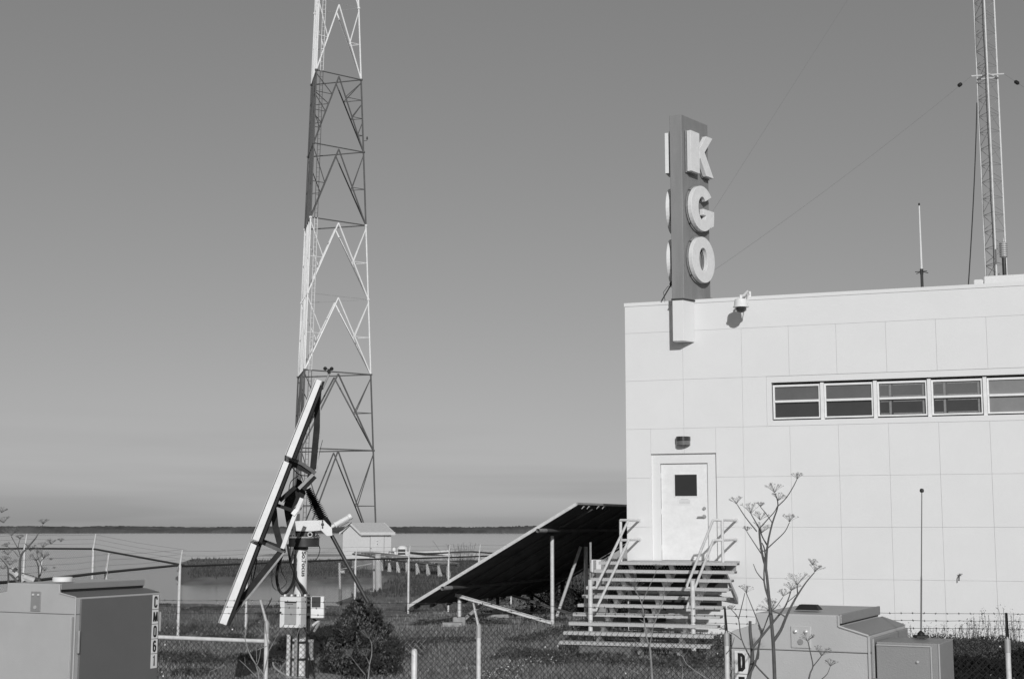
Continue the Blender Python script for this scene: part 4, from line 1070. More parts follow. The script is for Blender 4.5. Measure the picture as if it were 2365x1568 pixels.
# anemometer on its stalk
a=P(744,899,21.2); b=P(760.5,863,21.2); an=MB(); an.tube(a,b,.016,n=8); an.build('wind_mast','galv_dull',tr)
MB().tube(P(757,866,21.2),P(755,880,21.2),.006,n=5).build('bracket','galv_dull',tr)
hub=P(759.5,853,21.2); MB().path([b,hub-UP*.02,hub],[.022,.03,.012],10).build('wind_sensor','lamp_dark',tr,smooth=True)
for dx,dy in ((-8.5,-2),(6.5,-1.5)):
    q=P(759.5+dx,853+dy,21.2); MB().tube(hub,q,.006,n=5).build('cup_arm','lamp_dark',tr)
    m=MB(); lathe(m,q-UP*.03,[(.001,0),(.02,.008),(.032,.03),(.02,.052),(.001,.06)],10); m.build('wind_cup','lamp_dark',tr,smooth=True)
# ================================================================ fixed flat solar array
dL=33.5; L3=P(945,1401,dL); zlo=L3.z; M3=PZ(1251.5,1369,zlo); dm=Vector((M3.x-L3.x,M3.y-L3.y,0)); LL=dm.length; dm.normalize(); pe=Vector((dm.y,-dm.x,0))
lo,hi=1,8
for _ in range(40):
    s_1=(lo+hi)/2; q=L3+pe*s_1
    if (q.x/q.y)<(1331-1182.5)/F: lo=s_1
    else: hi=s_1
zT=P(1331,1165.5,(L3+pe*s_1).y).z; rise=zT-zlo
sl=(pe*s_1+UP*rise); SL=sl.length; sl.normalize(); an_=dm.cross(sl).normalized(); 
if an_.z<0: an_=-an_
ar=thing('solar_array','low tilted flat solar array on posts, its black underside showing, left of the stairs','solar array',Vector((L3.x+1.5,L3.y+2,0)))
ARX=(dm,sl,an_)
NL=7;NS=2
for i in range(NL):
    for j in range(NS):
        c=L3+dm*(LL*(i+.5)/NL)+sl*(SL*(j+.5)/NS)+an_*.02
        o=MB().box(c,(LL/NL-.015,SL/NS-.015,.035),ARX).build('module','array_under',ar)
for i in range(NL+1):
    c=L3+dm*(LL*i/NL)+sl*(SL/2)-an_*.035
    if i not in (0,): MB().box(c,(.04,SL*.96,.05),ARX).build('rafter','array_under',ar)
MB().box(L3-dm*.02+sl*(SL/2)+an_*.015,(.03,SL+.02,.07),ARX).build('edge_frame','galv',ar)
MB().box(L3+dm*(LL/2)+sl*(SL+.02)+an_*.015,(LL,.03,.05),ARX).build('edge_frame','galv_dull',ar)
for k in range(9):
    MB().box(L3+dm*(LL*(k+.3+.3*random.random())/9.5)-sl*.02+an_*-.01,(.16,.10,.05),ARX).build('clamp','array_under',ar)
for x in (1344,1356,1378,1391):
    a=P(x+4,1168,31.9); 
    tv=(L3-an_*.03-EYE).dot(an_)/(a-EYE).dot(an_); a=EYE+(a-EYE)*tv
    b=a-sl*.07-dm*.01-an_*.03; c_q=a-sl*.01+dm*.09
    MB().prism([a,b,c_q],-an_*.012).build('sun_tab','galv',ar)
pln=L3-an_*.10
def onA(x,y): return PP(x,y,pln,an_)
for (x,y) in ((1246,1225),(1026,1358)):
    a=onA(x,y); MB().tube(a-dm*.02,a+dm*(LL-.6),.045,n=12).build('purlin_pipe','array_under',ar,smooth=True)
    MB().path([a-dm*.10+Vector((0,0,0)),a+dm*.35],.047,14,cap=False).build('pipe_end','galv_dull',ar,smooth=True)
tops={}
for k,(x,y,r_,m_) in enumerate(((1275,1237,.045,'galv'),(1352.6,1262,.05,'galv'),(1061,1371,.045,'galv'),(1149.5,1378,.045,'frame_steel'),(1228,1372,.045,'frame_steel'),(1299,1342,.045,'frame_steel'))):
    a=onA(x,y); gq=float(gz(a.x,a.y)); tops[k]=a
    MB().tube(Vector((a.x,a.y,gq-.1)),a,r_,n=12).build('post',m_,ar,smooth=True)
    if k in (2,3): 
        MB().cbox(Vector((a.x,a.y,gq+.06)),(.30 if k==2 else .28,.28,.26),b=.02).build('footing','concrete',ar); MB().box(Vector((a.x-(.15 if k==2 else 0),a.y-.3,gq+.0)),(.45 if k==2 else .55,.28,.16)).build('footing_slab','concrete',ar)
def cch(a,b,name,m='galv',w=.075):
    d=(b-a).normalized(); s_=d.cross(Vector((0,1,0))).normalized(); mb=MB()
    mb.prism([a-s_*w/2,a+s_*w/2,b+s_*w/2,b-s_*w/2],Vector((0,.004,0)))
    for e in (-1,1): mb.prism([a+s_*(e*w/2),a+s_*(e*(w/2-.016)),b+s_*(e*(w/2-.016)),b+s_*(e*w/2)],Vector((0,-.035,0)))
    return mb.build(name,m,ar)
G3=lambda x,y,z=.08: PZ(x,y,z)
pb1=tops[0]; cch(P(1051,1373,tops[2].y-.1),Vector((pb1.x,pb1.y-.08,float(gz(pb1.x,pb1.y))+.06)),'brace')
cch(P(1065,1436,tops[2].y-.05),P(1124,1384,tops[3].y-.4),'brace')
cch(P(1182,1374,38),P(1336,1422,33.6),'brace','galv_dull',.06)
MB().tube(G3(1286,1422),onA(1341,1262),.040,n=10).build('brace','galv',ar,smooth=True)
MB().tube(P(1215,1363,39),P(1300,1416,38),.03,n=8).build('brace','frame_steel',ar); MB().tube(P(1300,1345,40),P(1362,1392,37),.03,n=8).build('brace','frame_steel',ar)
# ================================================================ roadside equipment cabinets
def cabinet(name,label,K,phi,t0,t1,T,W,zs,zn,ztp,zseam,door_m,tagtext,plate_t,group=None,hatch=True):
    Gd=Vector((-math.cos(phi),math.sin(phi),0)); Dd=Vector((math.sin(phi),math.cos(phi),0))
    K=Vector((K.x,K.y,0)); gn=-Dd; zb=.1
    c=thing(name,label,'equipment cabinet',K+Gd*(T/2)+Dd*(W/2)+UP*zb)
    pt=lambda t,w,z: K+Gd*t+Dd*w+UP*z
    # body in three slabs: lower body, shoulder with hood
    lowz=zseam
    MB().prism([pt(0,0.003,zb),pt(T,0.003,zb),pt(T,0.003,lowz-.002),pt(0,0.003,lowz-.002)],Dd*(W-.006)).build('body','cab_side',c)
    prof=[(0,lowz),(0,zs),(t0,zn),(t0,ztp),(t1,ztp),(t1,zn),(T,zs),(T,lowz)]
    MB().prism([pt(t,0,z) for t,z in prof],Dd*W).build('hood','cab_side',c,bevel=.005)
    MB().prism([pt(-.004,.02,zb),pt(T*.5,.02,zb),pt(T*.5,.02,.0),pt(-.004,.02,.0)],Dd*(W-.04)).build('plinth','concrete',c)
    # hood lid with a lip over the door side and a dark vent slot below it
    MB().prism([pt(t0-.012,.003,ztp-.036),pt(t0-.012,.003,ztp+.003),pt(t0-.001,.003,ztp+.003),pt(t0-.001,.003,ztp-.036)],Dd*(W-.006)).build('hood_lip','cab_mid',c,bevel=.003)
    MB().prism([pt(t0-.004,.012,zn+.004),pt(t0-.004,.012,ztp-.034),pt(t0+.01,.012,ztp-.034),pt(t0+.01,.012,zn+.004)],Dd*(W-.024)).build('vent_slot','black_rubber',c)
    # pressed edge round the gable
    e=.008; m=MB()
    pr=[(0,zb),(0,zs),(t0,zn),(t0,ztp-.002)]
    for (a,b),(a2,b2) in zip(pr,pr[1:]): m.tube(pt(a,-.002,b),pt(a2,-.002,b2),.005,n=6)
    m.build('rolled_edge','cab_edge',c,smooth=True)
    # door on the other side
    dr=MB().prism([pt(-.014,.035,zb),pt(-.001,.035,zb),pt(-.001,.035,zs-.012),pt(-.014,.035,zs-.012)],Dd*(W-.05)).build('door',door_m,c,bevel=.003)
    MB().tube(pt(-.02,.016,zseam-.10),pt(-.02,.016,zseam-.24),.009,n=8).build('hinge','galv_dull',dr)
    MB().tube(pt(-.02,W-.010,zseam-.02),pt(-.02,W-.010,zseam-.15),.009,n=8).build('hinge','galv_dull',dr)
    MB().prism([pt(-.0015,.0,zs+.001),pt(t0-.02,.0,zn+.0015),pt(t0-.02,0,zn+.003),pt(-.0015,0,zs+.003)],Dd*W).build('shoulder_skin',door_m,c)
    if T>.65:
     m=MB(); m.tube(pt(.038,-.002,zb),pt(.038,-.002,zseam-.012),.0035,n=6); m.build('panel_edge','cab_edge',c,smooth=True)
     MB().box(pt(.012,-.003,(zseam+zb)/2),(.02,.003,zseam-zb-.03),(Gd,Dd,UP)).build('edge_gap','cab_mid',c)
    # lifting plate with two bolts and a plug
    if hatch:
        u=plate_t; z1=ztp-.05; z0=zseam+.012
        pl=MB().prism([pt(u,-.006,z0),pt(u+.085,-.006,z0),pt(u+.085,-.006,z1),pt(u,-.006,z1)],Dd*.0055).build('lifting_plate',hatch,c,bevel=.002)
        for du in (.02,.065):
            m=MB(); m.path([pt(u+du,-.005,z1-.022),pt(u+du,-.012,z1-.022),pt(u+du,-.016,z1-.022)],[.009,.008,.002],10); m.build('bolt','cab_edge',pl,smooth=True)
        MB().tube(pt(u+.044,-.0062,z0+.026),pt(u+.044,-.010,z0+.026),.012,n=16).build('plug','cab_side' if hatch!='cab_side' else 'cab_mid',pl)
    return c,pt,Gd,Dd
PH=R(27)
K1=P(176,1375,9.2)
c1,pt1,G1,D1=cabinet('equipment_cabinet','grey equipment cabinet at the left edge, its dark door lettered CM061',K1,PH,.143,.605,.76,.79,1.857,1.882,1.938,1.749,'cab_door','CM061',.30,hatch='cab_mid')
K2=P(2005.8,1461,5.96)
c2,pt2,G2,D2=cabinet('equipment_cabinet','grey equipment cabinet lettered DT behind the tall dry fennel',K2,PH,.1225,.48,.589,.72,1.857,1.892,1.938,1.786,'cab_mid','DT',.24,hatch='cab_side')
GL={'C':[[(.40,.22),(.40,.12),(.32,.0),(.12,.0),(.04,.12),(.04,.88),(.12,1),(.32,1),(.40,.88),(.40,.74)]],
'M':[[(-.08,0),(-.02,1)],[(-.02,1),(.22,.0)],[(.22,.0),(.46,1)],[(.46,1),(.52,0)]],
'0':[[(.40,.5),(.40,.88),(.32,1),(.12,1),(.04,.88),(.04,.12),(.12,0),(.32,0),(.40,.12),(.40,.5)]],
'6':[[(.38,.86),(.30,1),(.14,1),(.04,.86),(.04,.14),(.14,0),(.30,0),(.40,.14),(.40,.46),(.30,.58),(.14,.58),(.05,.48)]],
'1':[[(.10,.84),(.24,.98),(.24,0)]],
'D':[[(.08,0),(.08,1),(.26,1),(.40,.86),(.40,.14),(.26,0),(.08,0)]],
'T':[[(-.02,1),(.46,1)],[(.22,1),(.22,0)]]}
def glyph(ch,c,xd,size,par):
    nd=xd.cross(UP); hgt=size*.64; wst=size*.125; mb=MB(); xs_=.92
    for q,pl in enumerate(GL[ch]):
        w_=wst*1.12
        pts=[Vector(((x-.22)*hgt*xs_,(y-.5)*hgt)) for x,y in pl]
        off=[]
        n=len(pts); closed=(pts[0]-pts[-1]).length<1e-6
        for i,p in enumerate(pts):
            a=pts[i-1] if i>0 else (pts[-2] if closed else None); b=pts[i+1] if i<n-1 else (pts[1] if closed else None)
            d1=(p-a).normalized() if a is not None else None; d2=(b-p).normalized() if b is not None else None
            if d1 is None: d1=d2
            if d2 is None: d2=d1
            t=(d1+d2); t=t.normalized() if t.length>1e-6 else d1
            nn=Vector((-t.y,t.x)); k=1/max(.45,abs(nn.dot(Vector((-d1.y,d1.x)))))
            off.append(nn*(w_/2*min(k,1.6)))
        V=[]
        for p,o_ in zip(pts,off): V+=[c+xd*(p.x+o_.x)+UP*(p.y+o_.y)+nd*(q*.0003),c+xd*(p.x-o_.x)+UP*(p.y-o_.y)+nd*(q*.0003)]
        mb.add(V,[(2*i,2*i+1,2*i+3,2*i+2) for i in range(n-1)])
    return mb.build('character','tag_black',par)
def tagcol(txt,org,xd,size,par,n0=0):
    nd=xd.cross(UP)
    for i,ch in enumerate(txt):
        c=org-UP*(size*(i+.5))
        t=MB().box(c+nd*.0015,(size*.60,.003,size-.004),(xd,nd,UP)).build('number_tag','tag_white',par,label='white tag with the character '+ch)
        glyph(ch,c+nd*.0034,xd,size,t)
# left: on the right end of the dark door
o=pt1(-.015,.79-.055,1.845); tagcol('CM061',o+UP*.0,D1,.0985,c1)
# right: on the left end of the gable
o=pt2(.545,-.001,1.778); tagcol('DT',o,-G2,.0985,c2)
# white disc on the left hood
cc=P(144.5,1343,9.45); cc.z=1.947
tag(MB().path([cc,cc+UP*.004,cc+UP*.026,cc+UP*.031],[.062,.065,.065,.058],28).build('disc_antenna','white_paint',smooth=True),'flat white round antenna disc on top of the left cabinet','antenna')
# black dome vent on the right hood
a=P(1868,1406,6.25); a.z=1.947; m=MB(); xd=-G2; yd=D2; 
m.prism([a+xd*(s*.052)+yd*(t*.03) for s,t in ((-1,-1),(1,-1),(1,1),(-1,1))],UP*.002)
vs=[a+xd*(s*.052)+yd*(t*.035) for s,t in ((-1,-1),(1,-1),(1,1),(-1,1))]+[a+UP*.022+xd*(s*.036)+yd*(t*.02) for s,t in ((-1,-1),(1,-1),(1,1),(-1,1))]
tag(MB().add(vs,[(0,1,5,4),(1,2,6,5),(2,3,7,6),(3,0,4,7),(4,5,6,7),(3,2,1,0)]).build('roof_antenna','black_rubber'),'low black wedge-sided antenna on top of the right cabinet','antenna')
# smaller box bolted on
hz=1.832; sb=thing('side_box','smaller grey metal box with a bolted door on the right flank of the lettered cabinet','equipment box',pt2(-.14,.2,.1))
m=MB(); m.prism([pt2(-.02,.045,.1),pt2(-.275,.045,.1),pt2(-.275,.045,hz),pt2(-.02,.045,hz)],D2*.30); m.build('body','cab_mid',sb,bevel=.004)
dd=MB().prism([pt2(-.022,.03,.1),pt2(-.245,.03,.1),pt2(-.245,.03,hz-.01),pt2(-.022,.03,hz-.01)],D2*.012).build('door','cab_mid',sb,bevel=.004)
m=MB(); m.tube(pt2(-.024,.028,hz-.012),pt2(-.243,.028,hz-.012),.003,n=6); m.tube(pt2(-.243,.028,hz-.012),pt2(-.243,.028,.1),.003,n=6); m.tube(pt2(-.272,.043,hz),pt2(-.272,.043,.1),.003,n=6); m.build('bright_edge','cab_edge',dd)
for zz in (hz-.075,hz-.155): 
    MB().path([pt2(-.188,.031,zz),pt2(-.188,.024,zz),pt2(-.188,.020,zz)],[.006,.0055,.001],10).build('bolt','cab_edge',dd,smooth=True)
# whip on the box
wb=P(2127,1466,6.12); wb.z=hz+.005; wt=P(2129,1133,6.12)
wh=thing('whip_antenna','thin vertical whip antenna with a black ball tip standing on the side box','antenna',wb)
MB().cbox(wb+UP*.006,(.055,.05,.012),b=.003).build('base','black_rubber',wh); MB().path([wb,wb+UP*.02,wb+UP*.03],[.02,.014,.004],10).build('coil','black_rubber',wh,smooth=True)
MB().path([wb,wb.lerp(wt,.4),wb.lerp(wt,.42),wt],[.0036,.0036,.0026,.002],6).build('rod','wire_grey',wh); m=MB(); lathe(m,wt-UP*.008,[(.001,0),(.008,.002),(.0095,.009),(.007,.016),(.001,.018)],10); m.build('tip','black_rubber',wh,smooth=True)
# ================================================================ dry fennel
def umbel(mb,c,up,r,nr=14,seeds=True,rt=.0011):
    up=up.normalized(); a=up.cross(Vector((0,1,0))).normalized(); b=up.cross(a)
    for i in range(nr):
        t=random.uniform(0,6.28); k=random.uniform(.25,1)**.6*.95
        d=(up*(1-.45*k)+ (a*math.cos(t)+b*math.sin(t))*k*.95); e=c+d*r*random.uniform(.8,1.1)
        mid_=c.lerp(e,.55)+up*r*.02-(a*math.cos(t)+b*math.sin(t))*r*.04
        mb.path([c,mid_,e],[rt,rt*.8,rt*.7],3,cap=False)
        for q in range(5):
            t2=random.uniform(0,6.28); d2=(d.normalized()+ (a*math.cos(t2)+b*math.sin(t2))*.75).normalized(); f_=e+d2*r*.17
            mb.tube(e,f_,rt*.5,n=3,cap=False)
            if seeds and random.random()<.6: mb.tube(f_,f_+d2*rt*4,rt*1.5,rt*.9,n=4)
def plant(label,crop,d,stems,umbels,group=None,m='dead_stem',name='fennel_plant',ps=1.0):
    q0=P(*crop(*stems[0][0][0]),d); pl=thing(name,label,'plant',Vector((q0.x,q0.y,q0.z)),group)
    for pts,r0,r1 in stems:
        dj=d+random.uniform(-.08,.08)
        q=[P(*crop(x,y),dj) for x,y in pts]; n=len(q)
        out=[];rs=[]
        for i in range(n-1):
            p0,p1,p2,p3=q[max(i-1,0)],q[i],q[i+1],q[min(i+2,n-1)]
            for t in np.linspace(0,1,4)[:-1]:
                t=float(t); out.append(.5*((2*p1)+(-p0+p2)*t+(2*p0-5*p1+4*p2-p3)*t*t+(-p0+3*p1-3*p2+p3)*t**3)); rs.append(r0+(r1-r0)*(i+t)/(n-1))
        out.append(q[-1]); rs.append(r1)
        MB().path(out,rs,7).build('stem',m,pl,smooth=True)
    for (x,y,dx,dy,rad) in umbels:
        c=P(*crop(x,y),d); k=d/F/1.3235/ps
        u=Vector((dx,-.2,-dy)); mb=MB(); umbel(mb,c,u,rad*1.12,nr=22,rt=max(.0005,.00008*d)); mb.build('flower_head','umbel',pl)
    return pl
c6a=cr(2180,1400,2.323)
k6=5.3/F/1.3235/2.323   # metres per crop pixel at that distance
U=lambda x,y,dx,dy,w: (x,y,dx,dy,w*k6)
plant('tall dark dry fennel with branching seed heads in front of the lettered cabinet',c6a,5.3,[
 ([(436,1568),(425,1300),(405,1090),(393,960),(375,790),(350,690),(330,560),(328,490)],.0085*.85,.0035),
 ([(375,790),(385,620),(420,460),(460,335),(440,250)],.0045,.0018),
 ([(460,340),(520,280),(570,200),(597,145)],.0022,.0014),
 ([(328,500),(390,430),(435,380),(460,330)],.0022,.0014),([(328,500),(300,450),(268,395)],.0028,.0016),([(310,520),(230,420),(168,325)],.0024,.0014),
 ([(385,620),(350,560),(330,500)],.003,.002),([(385,640),(450,580),(510,520),(542,455)],.0024,.0014),([(350,690),(290,600),(238,520)],.0022,.0013),
 ([(420,460),(380,400),(335,345)],.0018,.0012),([(375,790),(365,650),(345,600)],.003,.002),([(395,1000),(362,880),(365,700)],.0045,.002),([(360,870),(310,810),(285,750)],.0022,.0012),
 ([(430,1295),(480,1220),(515,1135),(560,1040),(600,970),(660,880),(720,810)],.0065,.0018),([(600,970),(595,900)],.0028,.002),
 ([(275,1350),(340,1270),(425,1165),(500,1070),(530,1010),(553,940)],.0055,.0018),([(250,1568),(275,1440),(275,1350),(262,1230),(262,1155)],.0085,.0055),([(270,1440),(320,1420),(330,1300),(400,1100)],.003,.002),
 ([(240,1568),(300,1450),(325,1330),(345,1230)],.0045,.003),([(425,1165),(415,1100),(400,1040)],.004,.002),([(515,1135),(490,1110),(410,1080)],.003,.002),
 ([(330,640),(370,660),(385,600)],.002,.0015),([(530,1020),(600,960)],.0016,.0012),([(410,1090),(450,1050),(495,985)],.002,.0012)],
 [U(435,245,-.05,-1,60),U(597,148,0,-1,40),U(268,395,-.1,-1,70),U(165,325,-.2,-1,45),U(542,452,.1,-1,50),U(238,518,0,-1,30),U(332,440,.1,-1,55),U(345,530,.3,-1,65),U(462,300,.2,-1,50),U(335,345,.1,-1,30),
  U(597,900,-.1,-1,80),U(553,940,.1,-1,60),U(720,808,.2,-1,55),U(705,760,.1,-1,40),U(497,980,.1,-1,45),U(408,1085,-.4,-.8,70),U(408,1085,.4,-.9,75),U(345,1230,.1,-1,20)])
plant('thin forked dry fennel low in front of the lettered cabinet right of its main stem',c6a,5.1,[([(678,1568),(690,1520),(708,1475),(695,1400),(672,1298)],.0032,.0016),([(708,1478),(740,1440),(768,1403)],.0022,.0014),([(770,1568),(810,1530),(832,1475)],.0018,.001)],
 [U(670,1298,-.1,-1,45),U(768,1402,.1,-1,60),U(832,1475,0,-1,40)])
plant('thin pale dry fennel leaning right, at the left side of the lettered cabinet',c6a,5.6,[([(395,1568),(280,1440),(200,1280),(180,1140),(130,1075)],.0034,.0014),([(180,1140),(205,1040),(225,955)],.002,.0012),([(345,1230),(310,1140),(235,955)],.0026,.0014),([(340,1250),(320,1180)],.002,.002),([(90,1390),(130,1340),(150,1270)],.002,.001),([(200,1290),(150,1250),(80,1215)],.0018,.001)],
 [U(130,1075,-.2,-1,30),U(235,955,.1,-1,50),U(80,1215,-.4,-.6,25)])
c9=cr(1700,1760,4.223); k9=12/F/1.3235/4.223
V=lambda x,y,dx,dy,w:(x,y,dx,dy,w*k9)
plant('dry fennel stalk with a broad seed head standing before the steel stairs',c9,12,[([(1240,1330),(1215,980),(1170,800),(1140,600),(1105,350),(1020,180)],.009,.003),([(1105,350),(1190,160),(1265,0),(1300,-90)],.0035,.0015),([(1210,760),(1290,560),(1370,350),(1405,140),(1440,60)],.004,.0018),([(1215,980),(1215,870),(1260,620)],.005,.003),([(1140,600),(1080,560)],.003,.0015)],
 [V(1020,180,-.05,-1,120),V(1405,140,.1,-1,60),V(1130,530,-.3,-1,80),V(1300,-90,.1,-1,60)],m='pale_stem')
plant('pale dry fennel fallen sideways in the grass right of the stair foot',c9,13,[([(1960,1330),(1700,1150),(1630,1030),(1540,985)],.0045,.002),([(1630,1040),(1690,980),(1705,930)],.002,.001),([(1070,1260),(940,1200),(790,1155)],.003,.0015),([(1630,1330),(1630,1170)],.003,.002)],[V(1540,985,-.8,-.5,70),V(1630,1170,0,-1,90)],m='pale_stem')
plant('short dark stake-like dry stem standing in the grass below the stairs',c9,14,[([(1080,1330),(1072,1180),(1066,1080)],.008,.006),([(1018,960),(1020,880),(1015,810)],.005,.003)],[V(1020,960,.1,-1,80)],m='dead_stem',name='dry_weed')
cJ=cr(640,1900,3.942); kJ=14/F/1.3235/3.942
W_=lambda x,y,dx,dy,w:(x,y,dx,dy,w*kJ)
plant('pale branching dry weed left of the pole, in front of its footing',cJ,14,[([(598,690),(570,540),(480,370),(440,240),(430,180),(455,0),(462,-100)],.008,.003),([(430,180),(385,110)],.003,.002),([(655,690),(650,630),(570,520),(500,420)],.007,.004),([(570,520),(600,440),(628,260)],.004,.002),([(570,480),(565,290)],.003,.0015),([(655,640),(690,480),(710,360),(690,170),(668,0),(640,-120)],.007,.0025),([(650,140),(600,80)],.003,.002),
 ([(575,665),(430,520),(360,455)],.004,.002),([(432,510),(425,420)],.002,.001),([(815,665),(880,530),(935,460),(1030,280),(1070,120),(1100,40)],.005,.002),([(975,680),(850,600),(780,540),(765,480)],.011,.008),([(710,360),(770,250),(840,120),(900,40)],.004,.002),([(0,600),(90,560),(190,520)],.003,.002),([(690,290),(580,335)],.005,.003)],
 [],m='pale_stem',name='dry_weed')
plant('pale upright dry weed in front of the dark bush',cJ,15,[([(1915,690),(1930,510),(1955,400),(1955,260),(1920,190)],.007,.0025),([(1930,510),(1885,410)],.003,.002),([(1880,640),(1800,540),(1700,410)],.004,.0015)],[W_(1920,200,-.1,-1,110),W_(1885,410,-.1,-1,80),W_(1700,420,-.3,-1,80)],m='pale_stem',name='dry_weed')
cN=cr(0,1540,6.03); kN=11.5/F/1.3235/6.03
Wn=lambda x,y,dx,dy,w:(x,y,dx,dy,w*kN)
plant('dark leafless fennel with thin heads rising behind the left cabinet',cN,11.5,[([(365,1500),(365,1250),(385,960),(520,790),(640,650),(690,575)],.012,.004),([(690,575),(760,440),(795,370)],.003,.0015),([(370,940),(335,790),(370,650)],.004,.002),([(520,790),(450,710)],.003,.0015),([(345,970),(240,850),(140,780)],.003,.0015),([(210,600),(320,800),(365,900)],.003,.002)],
 [Wn(795,370,0,-1,90),Wn(370,650,0,-1,70),Wn(210,590,0,-1,150),Wn(150,940,-.3,-1,100),Wn(560,870,.3,-1,120),Wn(130,790,-.4,-1,70)])
plant('dark twiggy dry fennel between the fence posts behind the white disc antenna',cN,12,[([(720,1500),(720,1350),(705,1150),(670,1050)],.010,.004),([(740,1330),(770,1180),(745,1080),(800,1000)],.005,.003),([(800,1000),(905,915)],.003,.0015),([(745,1080),(700,990),(680,910)],.003,.0015),([(400,1270),(550,1310),(700,1360)],.004,.003)],
 [Wn(800,1000,.1,-1,110),Wn(670,1050,-.1,-1,130),Wn(680,910,.4,-1,90),Wn(940,745,.1,-1,90),Wn(1120,700,.1,-1,60),Wn(820,1230,.1,-.7,60),Wn(790,800,.1,-1,90),Wn(940,1030,0,-1,30),Wn(1000,1190,0,-1,25)])
plant('dark curving dry fennel at the very left edge behind the cabinet',cN,11,[([(155,1500),(150,1220),(110,1110),(0,990)],.008,.003),([(330,1440),(230,1310),(130,1260)],.006,.003),([(60,340),(-30,270)],.004,.004),([(140,1260),(300,1420),(330,1500)],.005,.003),([(170,1180),(360,1260)],.004,.002)],
 [Wn(180,1130,.1,-1,120),Wn(30,160,.1,-1,90),Wn(70,350,-.2,-1,100),Wn(90,1030,.2,-1,60),Wn(60,1200,0,-1,60)])
# rubble behind the left cabinet
for k,(x0,y0,x1,y1) in enumerate(((210,1200,330,1330),(380,1340,450,1420),(440,1350,640,1420),(560,1390,740,1400),(240,1230,300,1250))):
    a=P(*cN(x0,y0),21); b=P(*cN(x1,y1),21)
    tag(MB().tube(a,b,.05 if k!=3 else .03,n=7).build('broken_pipe','timber_pale' if k in (0,1,2) else 'dark_metal'),['broken pale pipe slanting highest in the small heap behind the left cabinet','short pale pipe steepest in the heap behind the left cabinet','long pale pipe lowest in the heap behind the left cabinet','dark pipe lying flat in the heap behind the left cabinet','dark stub at the left end of the heap behind the left cabinet'][k],'pipe','pipe pieces heaped behind the left cabinet')
# ================================================================ bush
def leaves(name,cs,size,m,parent,kind='stuff',asp=.35,upb=.3):
    n=len(cs); d=rng.normal(size=(n,3)); d[:,2]=np.abs(d[:,2])*.8+upb; d/=np.linalg.norm(d,axis=1)[:,None]
    e=np.cross(d,rng.normal(size=(n,3))); e/=np.linalg.norm(e,axis=1)[:,None]+1e-9
    s=size*(.6+.8*rng.random(n))[:,None]
    V=np.stack([cs-e*s*asp*.2,cs+d*s*.5-e*s*asp*.5,cs+d*s,cs+d*s*.5+e*s*asp*.5],1).reshape(-1,3)
    F=np.arange(n*4).reshape(-1,4); return npmesh(name,V,F,m,parent,kind)
bc=P(835,1500,22.6); bx0=bc.x
bu_=thing('bush','dense dark evergreen bush standing to the right of the tracker pole','bush',Vector((bx0,22.6,0)))
def bushpts(n,cx,cy,w,h,seed=0):
    cl=[]
    for k in range(46):
        t=rng.random(); z=h*(.05+.9*t); rr=w*.5*(max(0,1-abs(t-.38)**2*2.2)**.8)*(.45+.55*rng.random()); a=rng.random()*6.28
        cl.append((cx+rr*math.cos(a),cy+rr*math.sin(a),z,.06+.12*rng.random()*(1.2-t)))
    for (dx,z) in ((.0,h*1.02),(-.22,h*.86),(.22,h*.88),(.10,h*.97),(-.1,h*.98)): cl.append((cx+dx,cy,z,.06))
    cl=np.array(cl); k=rng.integers(0,len(cl),n); p=rng.normal(size=(n,3)); p/=np.linalg.norm(p,axis=1)[:,None]; p*=rng.random(n)[:,None]**.4
    return cl[k,:3]+p*cl[k,3:4]*np.array([1.1,1.1,1.4])
leaves('foliage',bushpts(22000,bx0,22.6,1.12,1.08),.06,'leaf_dark',bu_,upb=.5)
leaves('outer_leaves',bushpts(3000,bx0,22.5,1.08,1.14),.05,'leaf_mid',bu_,upb=.5)
m=MB()
for k in range(26):
    t=random.uniform(0,6.28); r=random.uniform(.1,.45); z=random.uniform(.5,1.1); m.path([(bx0,22.6,-.05),(bx0+r*.5*math.cos(t),22.6+r*.5*math.sin(t),z*.5),(bx0+r*math.cos(t),22.6+r*math.sin(t),z)],[.014,.009,.004],4)
m.build('branches','dead_stem',bu_)
# ================================================================ grass, weeds and small white flowers
def keep_out(x,y):
    return (np.hypot(x-pb.x,y-pb.y)<.64)
def blades(name,n,y0,y1,xr,h,w,m,extra=None,mode='view'):
    y=y0*(y1/y0)**rng.random(n) if mode=='view' else y0+(y1-y0)*rng.random(n)
    x=(rng.random(n)*2-1)*.40*y if xr is None else xr[0]+(xr[1]-xr[0])*rng.random(n)
    s=sdf(x,y); q=((x-C0.x)*WN.x+(y-C0.y)*WN.y); sS=((x-C0.x)*WD.x+(y-C0.y)*WD.y)
    ok=(s>1.0)&((q>.02)|(sS<0))&~keep_out(x,y); x=x[ok];y=y[ok]; n=len(x)
    z=gz(x,y); hh=h*(.45+.9*rng.random(n))*(.75+.35*wob(x,y,2.2)*.6); hh=np.clip(hh,.02,None)
    a=rng.random(n)*6.28; ln=.55*hh*rng.random(n); b=rng.random(n)*6.28
    wx=np.cos(a)*w/2; wy=np.sin(a)*w/2
    p0=np.stack([x-wx,y-wy,z-.01],1); p1=np.stack([x+wx,y+wy,z-.01],1); pm=np.stack([x+ln*.3*np.cos(b),y+ln*.3*np.sin(b),z+hh*.6],1)
    p2=np.stack([x+ln*np.cos(b),y+ln*np.sin(b),z+hh],1); dm_=np.stack([wx,wy,wx*0],1)*.7
    V=np.stack([p0,p1,pm+dm_,p2,pm-dm_],1).reshape(-1,3); o=np.arange(n)[:,None]*5
    F=np.concatenate([o+np.array([[0,1,2]]),o+np.array([[0,2,4]]),o+np.array([[4,2,3]])],1).reshape(-1,3)
    return npmesh(name,V,F,m,None,'stuff')
